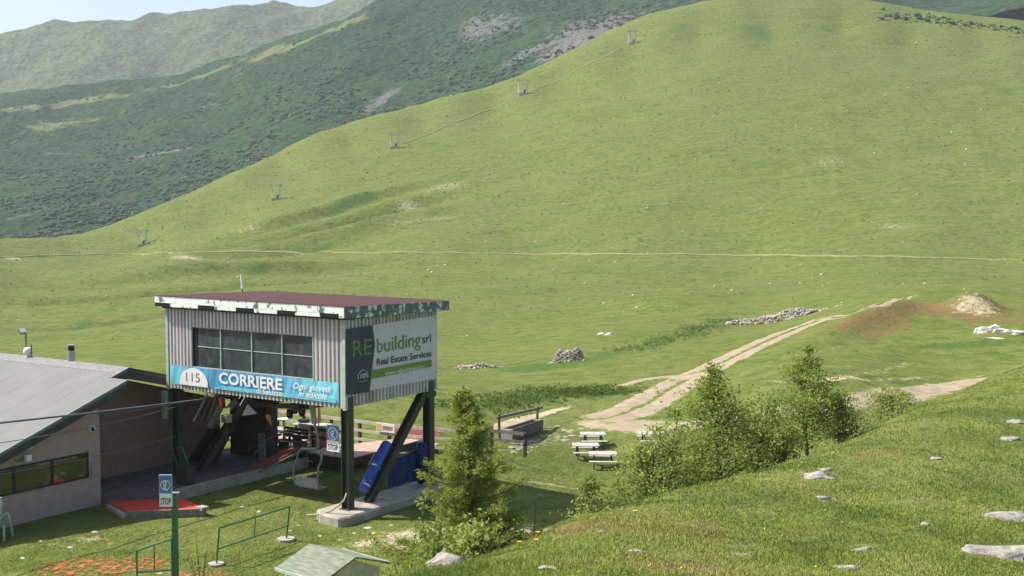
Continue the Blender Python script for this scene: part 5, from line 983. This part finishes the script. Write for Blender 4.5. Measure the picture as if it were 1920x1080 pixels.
# ------------------------------------------------------------------ scrub on the mountains
def bushes(name, label, zf, n, px0, px1, py0, py1, d0, d1, r0, r1, m, seed, dens=None):
    r_ = np.random.default_rng(seed); base = [rock_verts(seed+j, 1, 1, .85, 1) for j in range(6)]; D = r_.uniform(d0, d1, n); u = r_.uniform(px0-960, px1-960, n)/FPX; x = u*D; z = zf(x, D); keep = np.ones(n, bool)
    nn = fbm(x/70, D/70, seed+5); keep &= nn > -.08
    if dens is not None: keep &= dens(x, D, z, r_)
    x, D, z = x[keep], D[keep], z[keep]; V, Fs, k = [], [], 0
    for i in range(len(x)):
        v, f = base[i % 6]; s_ = r_.uniform(r0, r1); an = r_.random()*6.28; V.append(np.stack([v[:, 0]*math.cos(an)-v[:, 1]*math.sin(an), v[:, 0]*math.sin(an)+v[:, 1]*math.cos(an), v[:, 2]*.8], 1)*s_*r_.uniform(.7, 1.4)+[x[i], D[i], z[i]+.2*s_]); Fs.append(f+k); k += len(v)
    return tag(np_mesh(name, np.concatenate(V), np.concatenate(Fs), m), label, kind='stuff')
ALDER = mat('alder_scrub', (.026, .052, .019), .9, 0, (.048, .080, .028), .08, bump=0, thr=(.3, .7)); ALDER2 = mat('far_scrub', (.065, .095, .040), .9, 0, (.09, .12, .05), .05)
low_ = lambda x, D, z, r_: r_.random(len(x)) < np.clip(1.25-(D-800)/380, .05, 1)
bushes('alder_scrub', 'dense dark alder scrub covering the near mountain flank', mid_z, 19000, -150, 1250, 0, 0, 800, 1480, 1.2, 2.8, ALDER, 71, low_)
_ = 0 and bushes('far_scrub', 'thin scrub dotted over the hazy far mountain', far_z, 4500, -200, 800, 0, 0, 1950, 2650, 1.8, 3.6, ALDER2, 73)
r2 = np.random.default_rng(8)
JUN = mat('juniper_scrub', (.035, .07, .022), .9, 0, (.06, .10, .03), .3)
def slope_scatter(name, label, n, sampler, smin, smax, m, seed, flat=.8, scale_=True):
    r_ = np.random.default_rng(seed); base = [rock_verts(seed+j, 1, 1, flat, 1) for j in range(6)]; V, Fs, k = [], [], 0; P = sampler(r_, n); z = ground(P[:, 0], P[:, 1])
    for i in range(len(P)):
        v, f = base[i % 6]; s_ = (smin+(smax-smin)*r_.random()**3)*(min(1.3, P[i, 1]/330) if scale_ else 1); V.append(v*s_+[P[i, 0], P[i, 1], z[i]+.15*s_]); Fs.append(f+k); k += len(v)
    return tag(np_mesh(name, np.concatenate(V), np.concatenate(Fs), m), label, kind='stuff')
def ridge_s(r_, n):
    px = np.concatenate([r_.uniform(1640, 1780, n//2), r_.uniform(1770, 1930, n-n//2)]); yb = np.interp(px, (1640, 1750, 1800, 1930), (30, 34, 46, 58)); return np.array([hit(a, b+r_.normal()*5, 400)[:2] for a, b in zip(px, yb)])
slope_scatter('juniper_scrub', 'dark juniper bushes along the right end of the ridge', 150, ridge_s, .8, 2.4, JUN, 91, .8, False)
def wide(r_, n):
    px, py = r_.uniform(-20, 1940, n), r_.uniform(60, 620, n); D = r_.uniform(150, 660, n); return np.stack([(px-960)/FPX*D, D], 1)
slope_scatter('slope_stones', 'pale stones scattered thinly over the far slope', 700, wide, .12, .62, ROCKP, 93, .6)
slope_scatter('slope_tussocks', 'dark grass tussocks dotted over the far slope', 9000, wide, .10, .42, mat('tussock_grass', (.06, .10, .022), .95, 0, (.10, .14, .035), .15), 95, .6)
def weeds_s(r_, n):
    L = H((850,770),(960,752),(1060,735),(1130,738), dmin=50)+H((1180,660),(1300,620),(1370,600), dmin=60); out = []
    for i in range(n): k = r_.integers(0, len(L)-1); k = k if k != 3 else 2; p = L[k]+(L[k+1]-L[k])*r_.random(); out.append(p[:2]+r_.normal(size=2)*(1.5, 1.2))
    return np.array(out)
WEED = leaf_mat('rank_weed_leaf', (.055, .115, .020), (.13, .19, .045), .4)
r2 = np.random.default_rng(17); W_ = weeds_s(r2, 1300); wz_ = ground(W_[:, 0], W_[:, 1]); hw_ = .25*(.5+np.clip(fbm(W_[:, 0]/1.5, W_[:, 1]/1.5, 77)+.5, 0, 1.2)); Cw = np.concatenate([np.stack([W_[:, 0]+r2.normal(size=len(W_))*.12, W_[:, 1]+r2.normal(size=len(W_))*.12, wz_+hw_*r2.random(len(W_))], 1) for _ in range(12)])
V, Fc = leaf_cloud(Cw, .15, r2, .5); cw = np.repeat(r2.beta(2, 2, len(Cw)), 4); tag(np_mesh('weed_patch', V, Fc, WEED, colors=np.stack([cw, cw, cw, cw*0+1], 1)), 'dark green weeds along the ditch behind the trough', kind='stuff')

# ------------------------------------------------------------------ grass blades
def grass(name, label, px0, px1, d0, d1, n, hgt, seed, cond, c_dry=.3, power=1.0):
    r_ = np.random.default_rng(seed); t = r_.random(n); D = 1/(1/d0+(1/d1-1/d0)*t) if power == 1 else d0+(d1-d0)*t; x = (r_.uniform(px0, px1, n)-960)/FPX*D
    cl = fbm(x/1.3, D/1.3, seed+2, 3); k = cond(x, D, cl, r_); x, D, cl = x[k], D[k], cl[k]; z = ground(x, D); nb = len(x)
    dry = fbm(x/3.7+9, D/3.7, seed+6, 3); h = hgt*r_.uniform(.5, 1.3, nb)*(1+.9*np.clip(cl, -.5, 1)); w_ = np.maximum(.006, D*.00042)*r_.uniform(.8, 1.4, nb); an = r_.random(nb)*6.283; ln = r_.normal(size=(nb, 2))*.45*h[:, None]
    dx, dy = np.cos(an)*w_, np.sin(an)*w_; A = np.stack([x-dx, D-dy, z-.01], 1); B = np.stack([x+dx, D+dy, z-.01], 1); T = np.stack([x+ln[:, 0], D+ln[:, 1], z+h], 1)
    V = np.stack([A, B, T], 1).reshape(-1, 3); c = np.repeat(np.clip(c_dry+.95*dry+.35*np.clip(fbm(x/.9, D/.9, seed+9, 2), -1, 1)+r_.normal(size=nb)*.2, 0, 1), 3); return tag(np_mesh(name, V, np.arange(3*nb).reshape(-1, 3), GRASS, colors=np.stack([c, c, c, c*0+1], 1)), label, kind='stuff')
GRASS = leaf_mat('grass_blade', (.06, .11, .02), (.3, .3, .1), .3, .8)
_n = GRASS.node_tree; _mx = [q for q in _n.nodes if q.type == 'MIX' and q.data_type == 'RGBA' and q.inputs[0].is_linked][0]; _cr = _n.nodes.new('ShaderNodeValToRGB'); _el = _cr.color_ramp.elements
_st = [(0, (.11, .175, .030)), (.3, (.22, .30, .050)), (.65, (.36, .41, .085)), (1, (.42, .37, .17))]; _el.new(.3); _el.new(.65)
for _q, (_p, _c) in zip(_el, _st): _q.position = _p; _q.color = (*_c, 1)
_fac = [l for l in _n.links if l.to_socket == _mx.inputs[0]][0].from_socket; _n.links.new(_fac, _cr.inputs[0])
for _l in [l for l in _n.links if l.from_node == _mx]: _t = _l.to_socket; _n.links.remove(_l); _n.links.new(_cr.outputs[0], _t)
crest = np.array([(600,13.5),(740,14.5),(850,16),(1000,17.5),(1060,19.5),(1200,24),(1345,27.5),(1500,30.5),(1700,37),(1890,46),(2200,52)])
def on_knoll(x, D, cl, r_): px = x/D*FPX+960; return (D < np.interp(px, crest[:, 0], crest[:, 1])) & (cl > -.42+.12*r_.normal(size=len(cl)))
grass('knoll_grass', 'rough grass covering the near slope', 600, 2080, 10.5, 50, 330000, .038, 51, on_knoll, .31)
def yard(x, D, cl, r_):
    lx = (x-C0[0])*LX[0]+(D-C0[1])*LX[1]; ly = (x-C0[0])*LY[0]+(D-C0[1])*LY[1]
    bad = ((lx > -1.1) & (lx < .7) & (ly > -.9) & (ly < 5.8)) | ((lx < -6.95) & (ly > -1.7)) | ((lx < -8.9)) | ((ly < -1.5) & (ly > -4.3) & (lx > -8.8) & (lx < -4.4)) | ((lx < -4.7) & (ly > 5.4))
    return (cl > -.35) & ~bad
grass('yard_grass', 'short mown grass of the station yard', -40, 1400, 30, 62, 240000, .028, 53, yard, .28)
r2 = np.random.default_rng(61); nf = 110; Df = 1/(1/11+(1/36-1/11)*r2.random(nf)); xf = (r2.uniform(900, 1950, nf)-960)/FPX*Df; kf = on_knoll(xf, Df+1, np.zeros(nf), r2); xf, Df = xf[kf], Df[kf]; zf_ = ground(xf, Df)+r2.uniform(.04, .08, len(xf))
V, Fc = leaf_cloud(np.repeat(np.stack([xf, Df, zf_], 1), 3, 0)+r2.normal(size=(3*len(xf), 3))*.006, .022, r2, .8); tag(np_mesh('meadow_flowers', V, Fc, mat('small_yellow_petals', (.72, .60, .06), .7)), 'tiny yellow flowers sprinkled through the near slope grass', kind='stuff')
# flowers on the crest
YEL = mat('yellow_petals', (.85, .42, .02), .6)
for i, (a, b, lab) in enumerate([(1008, 998, 'upper orange yellow flower on the crest beside the larch'), (1005, 1012, 'lower orange yellow flower on the crest beside the larch'), (973, 1016, 'orange yellow flower farthest left on the crest'), (1190, 958, 'yellow flower on the heather crest')]):
    q_ = hit(a, b+12, 9, 40); p = at(a, b, q_[1]); t = thing('yellow_flower', lab, 'flower', tuple(q_), frame='world'); MB().tube([q_, (p+q_)/2+[.01, 0, 0], p], .006, 5).build('stem', GRASS if False else mat('flower_stem', (.06, .11, .02), .8), t); s_ = .028; pet = MB()
    for k in range(8): an = k*.785; d = np.array([math.cos(an), math.sin(an)*.8, .25]); pet.add([p, p+d*s_+[-math.sin(an)*.012, math.cos(an)*.012, 0], p+d*s_*1.4, p+d*s_-[-math.sin(an)*.012, math.cos(an)*.012, 0]], [(0, 1, 2, 3)])
    pet.build('petals', YEL, t)

# ------------------------------------------------------------------ air
hz = MB().box(-2700, 2700, -60, 3900, -420, 900).build('haze', (lambda t: (t.n.remove(t.b), (lambda v: (v.inputs['Color'].default_value.__setitem__(slice(0, 4), (.80, .88, 1.0, 1)), v.inputs['Density'].__setattr__('default_value', HAZE), t.l.new(v.outputs[0], [q for q in t.n if q.type == 'OUTPUT_MATERIAL'][0].inputs['Volume'])))(t.n.new('ShaderNodeVolumePrincipled')), t.m)[-1])(NT('haze_air')))
tag(hz, 'thin summer haze in the air', kind='stuff')
